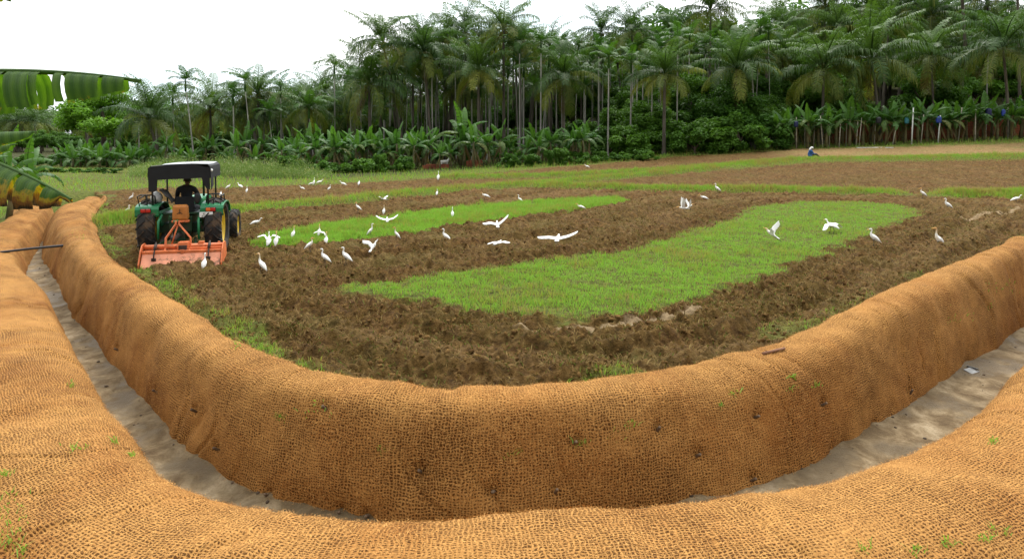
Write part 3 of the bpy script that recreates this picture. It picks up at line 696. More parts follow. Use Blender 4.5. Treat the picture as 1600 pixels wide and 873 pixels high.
def areca_crown(i):
    ps = []; az = 0
    for k in range(9):
        u = k / 8; az += 2.39996 + rng.normal(0, .2)
        ps.append(frond(rng.uniform(1.7, 2.2), R(78 - 75 * u + rng.normal(0, 6)), R(62 + 25 * u), az, 20, .62, .085, float(np.clip(.1 + .35 * u ** 2 + rng.normal(0, .06), 0, .8)), .4, 14))
    mb = MB(); mb.tube([(0, 0, -.95), (0, 0, -.5), (0, 0, .05)], [.085, .10, .06], 8)
    ps.append((np.concatenate(mb.v), [f for f in mb.f if len(f) == 4], [], np.full(mb.n, .25)))
    V, Fc, A_ = join(ps); return mesh('crown', V, Fc, ARECA, False, {'tint': A_})
def trunk_mesh(name, lean, r0, r1, mat, bow=.25):
    t = np.linspace(0, 1, 12); x = lean * (t ** (1 + bow)) ; wob = .05 * np.sin(t * 5) * (1 - t)
    P = np.c_[x + wob * (abs(lean) + .4), wob * .5, t]; rr = r0 + (r1 - r0) * t + r0 * .5 * np.exp(-t * 14)
    mb = MB(); n_ = 8; th = np.arange(n_) * 2 * math.pi / n_
    V = np.concatenate([np.c_[p[0] + r_ * np.cos(th), p[1] + r_ * np.sin(th), np.full(n_, p[2])] for p, r_ in zip(P, rr)])
    Fc = [(i * n_ + j, i * n_ + (j + 1) % n_, (i + 1) * n_ + (j + 1) % n_, (i + 1) * n_ + j) for i in range(11) for j in range(n_)]
    return mb.add(V, Fc).mesh(name, mat, True)
COCO = [coco_crown(0, 25, .6, 0), coco_crown(1, 24, 1., 1), coco_crown(2, 23, .4, 0, dro=1.15), coco_crown(3, 26, .9, 1, dro=.85), coco_crown(4, 22, .2, 2, dro=1.2), coco_crown(5, 24, .7, 0)]
COCO_FAR = [coco_crown(0, 22, .4, 0, 26), coco_crown(1, 21, .8, 1, 26, 1.15), coco_crown(2, 22, .2, 0, 26, .9)]
ARE = [areca_crown(i) for i in range(4)]
LEANS = [-4, -2.2, -1, 0, 1, 2.2, 4]
CTR = [trunk_mesh('trunk', l, .16, .10, BARK) for l in LEANS]
ATR = [trunk_mesh('trunk', l, .075, .052, PALEBARK) for l in (-.7, 0, .7)]

def coco(base, top, rad_m, label, group=None, var=None, far=False):
    b = np.array(base, float); tp = np.array(top, float); lean = float(np.hypot(tp[0] - b[0], tp[1] - b[1])); az = math.atan2(tp[1] - b[1], tp[0] - b[0])
    i = min(range(len(LEANS)), key=lambda k_: abs(LEANS[k_] - lean)); L_ = LEANS[i]
    r_ = thing('coconut_palm', label, 'palm tree', b, az, group); hgt = tp[2] - b[2]
    tr = ob('trunk', CTR[i], r_, scale=(lean / L_ if L_ > 0 and lean > .5 else 1, 1, hgt))
    if tr.scale[0] != 1: tr.scale[1] = 1
    off = L_ * tr.scale[0]
    lst = COCO_FAR if far else COCO; me = lst[var % len(lst)] if var is not None else lst[int(rng.integers(len(lst)))]
    s_ = rad_m / 2.75; ob('crown', me, r_, (off, 0, hgt + .1), (rng.normal(0, .05), rng.normal(0, .05), rng.uniform(0, 6.28)), (s_, s_, s_))
    return r_
def areca(base, top, scale, label, group=None):
    b = np.array(base, float); tp = np.array(top, float); lean = float(np.hypot(tp[0] - b[0], tp[1] - b[1])); az = math.atan2(tp[1] - b[1], tp[0] - b[0])
    i = 2 if lean > .3 else 1; L_ = (0, 0, .7)[i]; r_ = thing('areca_palm', label, 'palm tree', b, az, group); hgt = tp[2] - b[2]
    sx_ = lean / .7 if i == 2 else 1
    ob('trunk', ATR[i], r_, scale=(sx_, 1, hgt)) if sx_ < 2 else ob('trunk', ATR[i], r_, scale=(sx_, 1, hgt))
    ob('crown', ARE[int(rng.integers(4))], r_, (L_ * sx_, 0, hgt + .75 * scale), (0, 0, rng.uniform(0, 6.28)), (scale,) * 3)
    return r_
def zt1(x, y): return float(Zt(x, y))
def hero(px, py, rp, bx, d, label, var=None, dt=0.):
    tp = at(px, py, d + dt); x = at(bx, 240, d)[0]; coco((x, d, zt1(x, d) - .1), tp, rp * d / F, label, None, var)
HEROES = [
 (232,188,50,250,60,'stout coconut palm with drooping yellow fronds and a dead brown one, behind the tractor canopy',1),
 (322,172,44,330,66,'shaggy coconut palm with a dark skirt of hanging fronds, right of the tallest areca',4),
 (398,150,40,405,66,'coconut palm at the low end of the tree line, beside two pale areca trunks',0),
 (478,172,38,482,63,'low coconut palm with fronds hanging over the left end of the banana clump',2),
 (572,135,54,578,60,'low wide coconut palm with dark heavily drooping fronds before the pale areca trunks',4),
 (597,66,44,634,62,'tall coconut palm with a long thin trunk leaning left, standing clear of the skyline',0),
 (661,82,46,676,61,'coconut palm with a brown skirt of dead fronds, right of the tall leaning palm',1),
 (722,50,40,728,72,'coconut palm poking above the skyline between two taller ones near the middle',2),
 (698,62,36,712,69,'small-crowned coconut palm set back on the skyline behind the brown-skirted palm',5),
 (744,112,46,748,60,'coconut palm of middle height with pale outspread fronds, below the highest palm of the middle',3),
 (790,48,44,787,62,'highest coconut palm of the middle grove, its full round crown against the sky',0),
 (880,124,50,880,59,'coconut palm with bright yellow lower fronds standing over the banana clump in the middle',1),
 (985,52,40,986,67,'coconut palm with thin ragged crown against the sky, straight above the broad green shrubs',2),
 (938,52,34,938,76,'slim far coconut palm on the skyline between the yellow-fronded palm and the ragged one',5),
 (1040,118,44,1037,57,'coconut palm whose whole dark trunk shows down to the ground before the shrubs',3),
 (1050,58,40,1056,77,'dense coconut palm on the skyline behind the palm with the whole trunk showing',5),
 (1107,18,42,1107,73,'very tall coconut palm rising highest over the right-hand half, its crown alone against white sky',0),
 (1155,110,52,1148,60,'coconut palm with long arching yellow-green fronds over the dark round shrubs',1),
 (1213,38,40,1222,80,'dark-crowned coconut palm on the slope under the gap of sky at upper right',2),
 (1222,88,38,1228,70,'coconut palm with arching fronds half hidden behind the long-fronded palm over the shrubs',3),
 (1282,112,54,1284,62,'coconut palm with a wide low crown above the left part of the banana row',0),
 (1287,10,42,1284,84,'coconut palm cut by the top edge, its pale trunk bare above the low wide crown',3),
 (1362,96,62,1376,61,'largest coconut palm above the banana row, its yellow-green fronds spread wide',1),
 (1356,20,46,1355,80,'dark coconut palm at the top edge directly above the largest crown of the banana row',4),
 (1416,10,42,1419,79,'coconut palm at the top edge with sky showing round its thin dark trunk',2),
 (1455,92,50,1459,63,'coconut palm with hanging dead frond tips above the white post of the banana row',4),
 (1456,34,42,1464,76,'coconut palm with a broad flat crown high above the white post',3),
 (1567,76,62,1577,58,'coconut palm at the right edge with wide feathery fronds and orange nuts',0),
 (1500,-40,46,1512,70,'coconut palm whose long bare pale trunk crosses the dark wood near the right edge',2),
 (1588,-55,46,1592,67,'coconut palm at the very right edge with only its grey trunk in the frame',3),
 (1543,8,42,1546,82,'coconut palm at the upper right corner with its crown cut by the top edge',1),
]
for h_ in HEROES: hero(*h_[:6], h_[6])
AHERO = [(290,128,304,60,'tallest thin areca palm over the tractor canopy, its pale trunk leaning slightly'),
 (268,152,272,63,'thin areca palm between the stout yellowing coconut palm and the tallest areca'),
 (360,150,366,61,'thin pale areca palm right of the shaggy dark-skirted palm'), (383,128,393,60,'high-tufted areca palm touching the coconut palm at the low end of the tree line'),
 (437,138,440,64,'areca palm with a round dark tuft standing alone where the skyline dips'), (519,104,524,66,'areca palm with a pale green tuft on the skyline, left of the leaning coconut palm'),
 (845,68,845,58,'areca palm with a dark tuft and straight white trunk left of the yellow-fronded coconut palm'), (949,92,950,57,'slim pale areca palm before the grove, right of the yellow-fronded coconut palm'),
 (984,100,985,58,'slim areca palm just left of the palm with the whole dark trunk showing')]
for px, py, bx_, d, lab in AHERO:
    x = at(bx_, 240, d)[0]; areca((x, d, zt1(x, d) - .1), at(px, py + 12, d), .95, lab)
# the depth of the grove
SKX = [-80, 0, 130, 200, 290, 400, 450, 520, 580, 650, 700, 790, 880, 950, 1000, 1100, 1200, 1300, 1600, 1700]
SKY = [200, 198, 196, 185, 172, 158, 150, 128, 102, 76, 64, 62, 72, 66, 62, 50, 44, 24, 6, 0]
def zone_name(px):
    return ('far left' if px < 210 else 'left of the middle' if px < 560 else 'middle' if px < 960 else 'right of the middle' if px < 1230 else 'right-hand slope')
CG = {'far left': ('hazy small coconut palm in the far row beyond the grass', 'coconut palms of the far row'),
      'left of the middle': ('dark coconut palm deep in the low end of the grove', 'coconut palms in the low end of the grove'),
      'middle': ('dark coconut palm deep among the pale areca trunks of the grove', 'coconut palms deep in the middle of the grove'),
      'right of the middle': ('coconut palm standing behind the broad green shrubs', 'coconut palms behind the shrubs'),
      'right-hand slope': ('coconut palm set back on the wooded slope over the banana row', 'coconut palms on the wooded slope')}
AG = {'far left': ('small areca palm in the far row beyond the grass', 'areca palms of the far row'),
      'left of the middle': ('thin areca palm crowded in the low end of the grove', 'areca palms in the low end of the grove'),
      'middle': ('pole-thin pale areca palm crowded inside the dark grove', 'areca palms deep in the middle of the grove'),
      'right of the middle': ('thin areca palm rising behind the broad green shrubs', 'areca palms behind the shrubs'),
      'right-hand slope': ('thin areca palm on the wooded slope over the banana row', 'areca palms on the wooded slope')}
for i in range(165):
    px = rng.uniform(215, 1660) if i > 22 else rng.uniform(-60, 230)
    d = rng.uniform(66, 98) if px > 215 else rng.uniform(100, 135)
    if px > 1200: d = rng.uniform(68, 100)
    sk = np.interp(px, SKX, SKY); py = sk + rng.uniform(0, 1) ** 1.3 * (95 if px < 1200 else 110) + (5 if px > 215 else 0)
    tp = at(px, py, d); tp[2] = max(tp[2], zt1(tp[0], d) + 4.5); l = rng.uniform(0, 1.6); a = rng.uniform(0, 6.28)
    bx_ = tp[0] + l * math.cos(a); by_ = d + l * math.sin(a); lab, grp = CG[zone_name(px)]
    coco((bx_, by_, zt1(bx_, by_) - .1), tp, rng.uniform(2.1, 2.85), lab, grp, None, True)
for i in range(190):
    px = rng.uniform(380, 1210) if i < 150 else rng.uniform(215, 1640)
    d = rng.uniform(60, 90); sk = np.interp(px, SKX, SKY); py = sk + 14 + rng.uniform(0, 1) ** 1.3 * 75
    tp = at(px, py, d); tp[2] = max(tp[2], zt1(tp[0], d) + 4.); x = tp[0] + rng.normal(0, .35); lab, grp = AG[zone_name(px)]
    areca((x, d, zt1(x, d) - .1), tp, rng.uniform(.85, 1.1), lab, grp)

# broad-leaved trees and shrubs: many leaf-sized faces spread through uneven clumps
def foliage(name, clumps, nleaf, size, mat=LEAF, flat=.7, tvar=.3):
    ps = []
    w_ = np.array([c[3] ** 2 for c in clumps]); pick = rng.choice(len(clumps), nleaf, p=w_ / w_.sum()); K = np.array([c[:4] for c in clumps])[pick]
    d = rng.normal(0, 1, (nleaf, 3)); d /= np.linalg.norm(d, axis=1)[:, None]; rr = rng.random(nleaf) ** .42
    P = K[:, :3] + d * (K[:, 3] * rr)[:, None] * np.array([1, 1, flat])
    nrm_ = d * .6 + np.array([0, 0, .7]) + rng.normal(0, .5, (nleaf, 3)); nrm_ /= np.linalg.norm(nrm_, axis=1)[:, None]
    t = np.cross(nrm_, rng.normal(0, 1, (nleaf, 3))); t /= np.linalg.norm(t, axis=1)[:, None] + 1e-9; b = np.cross(nrm_, t)
    s_ = (size * rng.uniform(.6, 1.35, nleaf))[:, None]
    Q = np.stack([P - t * s_, P + b * s_ * .42 - nrm_ * s_ * .1, P + t * s_ - nrm_ * s_ * .25, P - b * s_ * .42 - nrm_ * s_ * .1], 1).reshape(-1, 3)
    ct = rng.uniform(0, tvar, len(clumps))[pick]; tt = np.clip(ct + rng.normal(0, .08, nleaf), 0, 1)
    return mesh(name, Q, np.arange(nleaf * 4).reshape(-1, 4), mat, False, {'tint': np.repeat(tt, 4)})
def shrub_mesh(name, n_, W, Hh, nleaf, size, mat=LEAF):
    cl = []
    for _ in range(n_):
        a = rng.uniform(0, 6.28); r_ = rng.random() ** .6 * W; z = rng.uniform(.15, 1) * Hh * (1 - .45 * (r_ / W) ** 2); cl.append((r_ * math.cos(a), r_ * math.sin(a), z, rng.uniform(.16, .34) * (W + Hh) * .5))
    return foliage(name, cl, nleaf, size, mat)
SHR = [shrub_mesh('foliage', 16, 1.6, 2.4, 5200, .13) for _ in range(3)]
LOW = [shrub_mesh('foliage', 12, .9, .75, 2600, .075) for _ in range(2)]
TREE = [shrub_mesh('crown', 34, 2.9, 4.6, 11000, .16) for _ in range(3)]
STM = MB().tube([(0, 0, -.2), (.05, 0, .6), (-.1, .1, 1.4)], [.09, .07, .03], 7).tube([(0, 0, .3), (.4, .2, 1.), (.7, .3, 1.7)], [.06, .05, .02], 6).tube([(0, 0, .4), (-.4, -.2, 1.), (-.8, .1, 1.6)], [.06, .05, .02], 6).mesh('stem', BROWNBARK, True)
TTR = MB().tube([(0, 0, -.3), (.1, 0, 1.5), (0, .1, 3), (.2, .1, 4.4)], [.24, .19, .15, .06], 9).tube([(.05, 0, 1.6), (1., .4, 2.8), (1.7, .6, 3.9)], [.13, .09, .04], 7).tube([(.05, 0, 1.9), (-.9, -.5, 3.), (-1.6, -.6, 4.1)], [.12, .08, .03], 7).mesh('trunk', BROWNBARK, True)
def shrub(px, d, s_, label, group=None, lst=SHR, nm='shrub', sz=None, dz=0.):
    x = at(px, 240, d)[0]; r_ = thing(nm, label, 'shrub', (x, d, zt1(x, d) - .05 + dz), rng.uniform(0, 6.28), group)
    ob('foliage', lst[int(rng.integers(len(lst)))], r_, scale=(s_, s_, (sz or s_)))
    if lst is SHR: ob('stem', STM, r_, scale=(s_, s_, s_))
    return r_
def tree(px, d, s_, label, group=None, sz=None, z0=1.8):
    x = at(px, 240, d)[0]; r_ = thing('broadleaf_tree', label, 'tree', (x, d, zt1(x, d) - .1), rng.uniform(0, 6.28), group)
    ob('crown', TREE_B[0] if 'bright' in label else TREE[int(rng.integers(3))], r_, (0, 0, z0 * s_), scale=(s_, s_, sz or s_)); ob('trunk', TTR, r_, scale=(s_, s_, s_ * (z0 + 1.2) / 3))
    return r_
TREE_B = [shrub_mesh('crown', 40, 2.9, 4.6, 14000, .15, leafmat('bright_leaf', (.17, .33, .03), (.12, .26, .02), (.17, .22, .03), (.2, .2, .05), .35, .5, .1, .15))]
tree(165, 80, 1.45, 'rounded bright green broad-leaved tree standing before the far palms on the left', None, 1.15)
for px, d, s_, lab in [(985,57,1.15,'rounded green shrub between the banana clump and the palm with the whole trunk showing'),(1018,60,1.25,'tall leafy shrub behind the palm with the whole trunk showing'),
    (1085,56,1.15,'green shrub just right of the palm with the whole trunk showing'),(1118,57,1.3,'broad dark green shrub in the middle of the shrub belt'),(1155,57,1.4,'tallest leafy shrub of the belt, under the long-fronded palm'),
    (1192,58,1.35,'dark round shrub at the right end of the belt, left of the banana row'),(1062,61,1.4,'shrub set back between the bare-trunked palm and the dark shrubs'),(955,60,1.,'shrub half hidden by the banana clump')]:
    shrub(px, d, s_, lab)
for i in range(26):
    px = rng.uniform(960, 1230); d = rng.uniform(61, 78); tree(px, d, rng.uniform(.7, 1.05), 'leafy tree in the thicket behind the green shrub belt', 'trees in the thicket behind the shrubs')
for i in range(46):
    px = rng.uniform(1225, 1660); d = rng.uniform(66, 112); tree(px, d, rng.uniform(.75, 1.25), 'dark broad-leaved tree filling the wooded slope between the palms', 'broad-leaved trees on the wooded slope')
for i in range(24):
    px = rng.uniform(480, 960); d = rng.uniform(80, 98); tree(px, d, rng.uniform(.7, 1.1), 'dim leafy tree filling the depth between the areca trunks', 'trees deep between the areca trunks')
for i in range(34):
    px = rng.uniform(215, 960); d = rng.uniform(62, 84); shrub(px, d, rng.uniform(.8, 1.3), 'dark undergrowth shrub between the trunks of the grove', 'undergrowth shrubs in the grove')
for i in range(14):
    px = rng.uniform(-30, 235); d = rng.uniform(92, 110); tree(px, d, rng.uniform(.38, .55), 'dim green tree below the far palms on the left', 'trees below the far palms')
for i, px in enumerate([905, 918, 935, 948, 962, 976, 1000, 1012]):
    shrub(px, rng.uniform(51, 54), rng.uniform(.9, 1.25), 'low bright green bush at the field edge before the shrub belt', 'low bushes at the field edge', LOW)
for i in range(8): shrub(60 + i * 17 + rng.normal(0, 3), 47 + rng.uniform(-1, 1), .75, 'low clipped green crop row bush in the grass beyond the bund', 'low bushes of the crop row', LOW, sz=.5)
for i in range(10): shrub(45 + i * 14 + rng.normal(0, 3), 58 + rng.uniform(-1, 1), 1.1, 'low dense hedge bush before the young banana plants', 'hedge bushes before the young bananas', LOW, sz=1.3)
for i in range(22):
    px = 450 + i * 21 + rng.normal(0, 6); px = px if not 650 < px < 775 else rng.uniform(450, 640); d_ = gnd(px, np.interp(px, [440, 560, 650, 745, 850, 925], [271, 270, 268, 264, 260, 254]))[1]; shrub(px, d_, rng.uniform(.7, 1.3), 'low leafy bush at the foot of the banana clump', 'low bushes along the banana clump', LOW, sz=rng.uniform(.8, 1.7))
WEED = leafmat('weed_leaf', (.15, .23, .06), (.11, .18, .045), (.24, .27, .10), (.45, .42, .30), .3, .7, .0, .1)
# tall flowering weeds by the tractor (a mass)
x = np.array([at(p_, 270, d_)[0] for p_, d_ in zip(rng.uniform(215, 530, 5200), rng.uniform(40, 52, 5200))]); y = rng.uniform(40, 53, 5200)
px_ = rng.uniform(218, 525, 5200); y = 42 + 11 * rng.random(5200) - (px_ > 420) * 1.5; x = (px_ - 800) / F * y * 1.03
hg = (.12 + 1.9 * np.clip(fbm(x * .7, y * .7, 101, 3) - .22, 0, 1)) * rng.uniform(.4, 1.3, 5200) * (.25 + .75 * sm(215, 275, px_) * sm(525, 470, px_)); V_, F_, T_ = blades(np.c_[x, y, gz(x, y)], hg, np.full(5200, .02), np.full(5200, .25), rng.random(5200) * .5)
nl_ = 26000; pk = rng.integers(0, 5200, nl_); f_ = rng.uniform(.15, 1, nl_); P = np.c_[x[pk], y[pk], gz(x[pk], y[pk]) + hg[pk] * f_] + rng.normal(0, .07, (nl_, 3))
V2_, F2_, T2_ = blades(P, rng.uniform(.04, .12, nl_), rng.uniform(.03, .06, nl_), np.full(nl_, 1.2), np.where(rng.random(nl_) < .12, .8, rng.random(nl_) * .55), False)
tag(ob('tall_weeds', mesh('tall_weeds', np.concatenate([V_, V2_]), F_ + [F2_[0] + len(V_)], WEED, False, {'tint': np.concatenate([T_, T2_])})), 'tall seeding weeds at the field edge behind the tractor', 'weeds', None, 'stuff')

# the deep wood behind everything (a mass)
cl = []
for i in range(420):
    px = rng.uniform(-120, 1720); d = rng.uniform(100, 118) if px > 215 else rng.uniform(136, 150); x = at(px, 240, d)[0]; z0 = zt1(x, d)
    cl.append((x, d, z0 + rng.uniform(.2, (9.5 if px > 520 else 6.5) if px > 215 else 6.5), rng.uniform(1.9, 3.4)))
tag(ob('distant_wood', foliage('distant_wood', cl, 110000, .55, LEAF, .9, .25)), 'dark mass of trees filling the depth behind the palms', 'wood', None, 'stuff')

# banana plants
def banana_leaf(L, W, e0, droop, az, segs, tint, fold0=.25, fold1=.7, burn=0., tear=.35, sub=2, gaps=(), rag=0., tears=()):
    Vs = []; Qs = []; tt = []; lv = []; n_ = 0
    m = segs * sub + 1; s = np.linspace(0, 1, m); pt = e0 - droop * s ** 1.4; ds = L / (m - 1)
    r = np.r_[0, np.cumsum(np.cos(pt[:-1]))] * ds; z = np.r_[0, np.cumsum(np.sin(pt[:-1]))] * ds
    def P_(t): return np.array([np.interp(t, s, r), 0, np.interp(t, s, z)])
    def frame(t): a = np.interp(t, s, pt); return np.array([math.cos(a), 0, math.sin(a)]), np.array([-math.sin(a), 0, math.cos(a)])
    for sg in (-1, 1):
        fo = fo0 = rng.uniform(fold0, fold1)
        for k in range(segs):
            if (sg, k) in gaps or (0, k) in gaps: continue
            a0, a1 = .10 + .90 * k / segs, .10 + .90 * (k + 1) / segs
            if k in tears: a1 -= .28 * (a1 - a0); fo = fo0 = .5 * fold0 + .5 * fold1 + .04 * math.sin(k * 7.)
            elif tears: fo = fo0
            elif rng.random() < tear: fo = rng.uniform(fold0, fold1); a1 -= (.14 + rag * rng.random()) * (a1 - a0)
            else: fo = .8 * fo + .2 * rng.uniform(fold0, fold1)
            rows = []; rg = 1 - rag * .6 * rng.random()
            for j in range(sub + 1):
                t = a0 + (a1 - a0) * j / sub; T, U = frame(t); b = P_(t); wd = W * max(.05, math.sin(math.pi * min(1, (.10 + .90 * t)) ** .8)) ** .55
                if t > .97: wd *= .35
                wd *= rg
                p = b + U * .004; row = [p]; Sd = np.array([0, sg, 0.])
                for q_ in range(1, 5):
                    f_ = fo * (q_ / 4) ** .6 * (1.25 if q_ > 1 else .8); dv = Sd * math.cos(f_) - U * math.sin(f_) + T * .16; dv[2] -= .10 * q_ * .4
                    dv /= np.linalg.norm(dv); p = p + dv * wd / 4 * (1 + (rng.normal(0, .05) if q_ == 4 else 0)); row.append(p)
                rows.append(row); lv += [(t * L, q_ / 4, sg) for q_ in range(5)]
            V = np.array(rows).reshape(-1, 3); Vs.append(V)
            for j in range(sub):
                for q_ in range(4): i = n_ + j * 5 + q_; Qs.append((i, i + 1, i + 6, i + 5))
            n_ += len(V); tt += [tint] * len(V)
    wd = (.028 * (1 - s) + .006)[:, None] * (L / 2.2); C_ = np.stack([r, 0 * r, z], 1); Tn_ = np.stack([-np.sin(pt), 0 * pt, np.cos(pt)], 1)
    rib = np.stack([C_ + [0, 1, 0] * wd, C_ - Tn_ * wd * 1.3, C_ - [0, 1, 0] * wd, C_ + Tn_ * wd * .6], 1).reshape(-1, 3)
    for i in range(m - 1):
        for j in range(4): Qs.append((n_ + i * 4 + j, n_ + i * 4 + (j + 1) % 4, n_ + i * 4 + 4 + (j + 1) % 4, n_ + i * 4 + 4 + j))
    Vs.append(rib); tt += [.35] * len(rib); lv += [(0, 0, 0)] * len(rib)
    V = np.concatenate(Vs); c, s_ = math.cos(az), math.sin(az); V = V @ np.array([[c, s_, 0], [-s_, c, 0], [0, 0, 1]])
    return V, np.array(Qs), np.zeros((0, 3), int), np.array(tt), np.array(lv, float)
def banana_meshes(hs, nl, L0, dead):
    ps = []; az = rng.uniform(0, 6.28)
    for k in range(nl):
        u = k / (nl - 1); az += 2.39996 + rng.normal(0, .25); tint = float(np.clip(.02 + .40 * u + rng.normal(0, .10), 0, .75))
        v, q_, t_, a, l_ = banana_leaf(L0 * rng.uniform(.85, 1.1), .27 * L0 / 1.9, R(84 - 74 * u + rng.normal(0, 9)), R(35 + 85 * u), az, 9, tint, .1, .95, tear=.4 + .4 * u); v[:, 2] += hs; ps.append((v, q_, t_, a))
    for k in range(dead):
        v, q_, t_, a, l_ = banana_leaf(L0 * .75, .16, R(-55), R(30), rng.uniform(0, 6.28), 7, rng.uniform(.8, 1.), .8, 1.3, tear=.7); v[:, 2] += hs - rng.uniform(0, .5); ps.append((v, q_, t_, a))
    V, Fc, A_ = join(ps); cr_ = mesh('leaves', V, Fc, BANANA, False, {'tint': A_})
    return cr_
BAN = [banana_meshes(2.1, 9, 2.1, 2), banana_meshes(2.1, 8, 2.3, 3), banana_meshes(2.1, 10, 2.0, 1), banana_meshes(2.1, 7, 2.2, 3)]
BANY = [banana_meshes(.7, 8, 1.7, 0), banana_meshes(.6, 9, 1.6, 1)]
BST = [MB().tube([(0, 0, -.1), (.03, .02, .7), (.0, .04, 1.5), (0, 0, 2.25)], [.15, .13, .105, .07], 9).mesh('stem', PSTEM, True), MB().tube([(0, 0, -.1), (.14, .02, .8), (.10, .04, 1.5), (0, 0, 2.25)], [.14, .12, .10, .07], 9).mesh('stem', PSTEM, True)]
BSTY = MB().tube([(0, 0, -.1), (.02, 0, .4), (0, 0, .8)], [.10, .085, .06], 8).mesh('stem', PSTEM, True)
def banana(px, d, s_, label, group=None, young=False, x=None):
    x = at(px, 240, d)[0] if x is None else x; r_ = thing('banana_plant', label, 'banana plant', (x, d, gz1(x, d) - .05), rng.uniform(0, 6.28), group)
    ob('leaves', (BANY if young else BAN)[int(rng.integers(2 if young else 4))], r_, scale=(s_,) * 3)
    ob('stem', BSTY if young else BST[int(rng.integers(2))], r_, scale=(s_,) * 3); return r_
px = 1212
while px < 1640:
    banana(px, 57.5 + rng.uniform(-.5, .6), rng.uniform(.86, 1.04), 'banana plant with tattered leaves in the propped row before the red laterite wall', 'banana plants in the propped row'); px += rng.uniform(13, 22)
px = 1218
while px < 1640:
    banana(px, 60 + rng.uniform(-.6, .6), rng.uniform(.86, 1.04), 'banana plant in the shaded second row close to the red laterite wall', 'banana plants of the shaded second row'); px += rng.uniform(18, 30)
px = 440
while px < 925:
    y0 = gnd(px, np.interp(px, [440, 560, 650, 745, 850, 925], [269, 268, 266, 262, 259, 253]))[1]; banana(px, y0 + rng.uniform(0, 6.), rng.uniform(.45, .88), 'green banana plant in the thick clump before the pale areca trunks', 'banana plants of the middle clump', rng.random() < .25); px += rng.uniform(4, 8.5)
banana(722, 52.5, 1.2, 'tallest banana plant of the middle clump, right above the bricks with the white animal')
px = 225
while px < 470:
    banana(px, rng.uniform(55, 61), rng.uniform(.6, .95), 'banana plant behind the tall weeds and the tractor', 'banana plants behind the tall weeds', rng.random() < .5); px += rng.uniform(9, 16)
px = 95
while px < 235:
    banana(px, rng.uniform(54, 58), rng.uniform(.9, 1.1), 'young bushy banana plant beyond the low hedge on the far grass', 'young banana plants beyond the hedge', True); px += rng.uniform(8, 13)
banana(40, 24, .8, 'banana plant with ribbed shining leaves behind the hanging scorched leaf', x=-17.8)
banana(62, 27, .72, 'smaller banana plant right of the one with ribbed leaves, left of the bund tip', x=-19.2)
banana(5, 21, .85, 'banana plant cut by the left edge, behind the drooping leaves', x=-17.2)

# the near banana plant at the left edge
q = NT('near_banana_leaf')
lv = q.n('ShaderNodeSeparateXYZ', {0: q.attr('lv').outputs['Vector']}); bt = q.attr('tint').outputs['Fac']
vein = q.math('SINE', q.math('MULTIPLY', lv.outputs[0], 420.)); vn2 = q.math('SINE', q.math('MULTIPLY', lv.outputs[0], 97.))
gv = obj_vec(q); nn = q.noise(9, gv, 6, .7).outputs[0]; n5 = q.noise(26, gv, 5, .7).outputs[0]
c = q.mix(q.mr(q.math('MULTIPLY_ADD', vn2, .25, nn), .2, .9), (.040, .095, .012), (.085, .165, .020))
e_ = q.math('ADD', q.math('MULTIPLY', lv.outputs[1], bt), q.math('MULTIPLY_ADD', nn, 1.1, q.math('MULTIPLY', n5, .25)))
c = q.mix(q.mr(e_, 1.02, 1.16), c, (.36, .25, .02)); c = q.mix(q.mr(e_, 1.18, 1.30), c, (.19, .075, .018)); c = q.mix(q.mr(e_, 1.33, 1.48), c, (.035, .018, .009))
q.fin(c, .42, q.bump(q.math('MULTIPLY_ADD', vein, .5, vn2), .35, .004), .25)
trn = q.n('ShaderNodeBsdfTranslucent', {0: q.mix(1., c, (1.5, 1.6, .5), 'MULTIPLY')})
q.t.links.new(q.n('ShaderNodeMixShader', {0: .42, 1: q.p.outputs[0], 2: trn.outputs[0]}).outputs[0], q.o.inputs[0])
NEARLEAF = q.m
bp = thing('banana_plant', 'near banana plant at the left edge reaching torn and scorched leaves into the frame', 'banana plant', (-5.4, 4.6, -.35))
MB().tube([(0, 0, 0), (.04, 0, 1.), (0, 0, 2.4)], [.14, .12, .07], 12).build('stem', PSTEM, bp, True)
def near_leaf(p0, p1, sag, W, segs, tint, fold0, fold1, tear, gaps=(), label=None, roll=0., tears=()):
    """midrib from p0 to p1 (world), arching by sag"""
    p0 = np.array(p0); p1 = np.array(p1); d = p1 - p0; hz = math.hypot(d[0], d[1]); L = math.hypot(hz, d[2]) * 1.03; az = math.atan2(d[1], d[0]); e = math.atan2(d[2], hz)
    v, q_, t_, a, l_ = banana_leaf(L, W, e + sag, sag * 2.4, 0, segs, tint, fold0, fold1, 0, tear, 5, gaps, (.2 if tears else .1), tears)
    if roll: v = v @ np.array(Matrix.Rotation(roll, 3, 'X')).T
    v = v @ np.array(Matrix.Rotation(az, 3, 'Z')).T
    o = ob('leaf', mesh('leaf', v + p0 - np.array(bp.location), [q_], NEARLEAF, True, {'tint': a, 'lv': l_}), bp)
    if label: o['label'] = label
    return o
crown0 = np.array([-5.4, 4.6, 1.95])
near_leaf((-5.1, 4.25, 2.75), at(203, 128, 4.0), R(9), .39, 36, .26, 1.40, 1.54, .42, [(0, 28)], 'torn green leaf hanging in strips from its midrib', 0., (2, 5, 9, 12, 15, 18, 21, 24, 27, 29, 32, 34))
near_leaf((-5.1, 4.35, 2.62), at(100, 312, 3.55), R(13), .46, 16, .85, 1.32, 1.5, .22, (), 'drooping leaf with scorched yellow and brown edges')
near_leaf((-5.3, 4.75, 2.4), at(48, 208, 5.2), R(6), .24, 11, .30, 1.0, 1.3, .4)
near_leaf((-5.4, 4.85, 2.2), at(18, 228, 5.4), R(6), .22, 10, .35, 1.0, 1.3, .4)
near_leaf((-5.2, 4.3, 3.3), at(12, 6, 4.1), R(16), .16, 10, .55, 1.2, 1.5, .5)

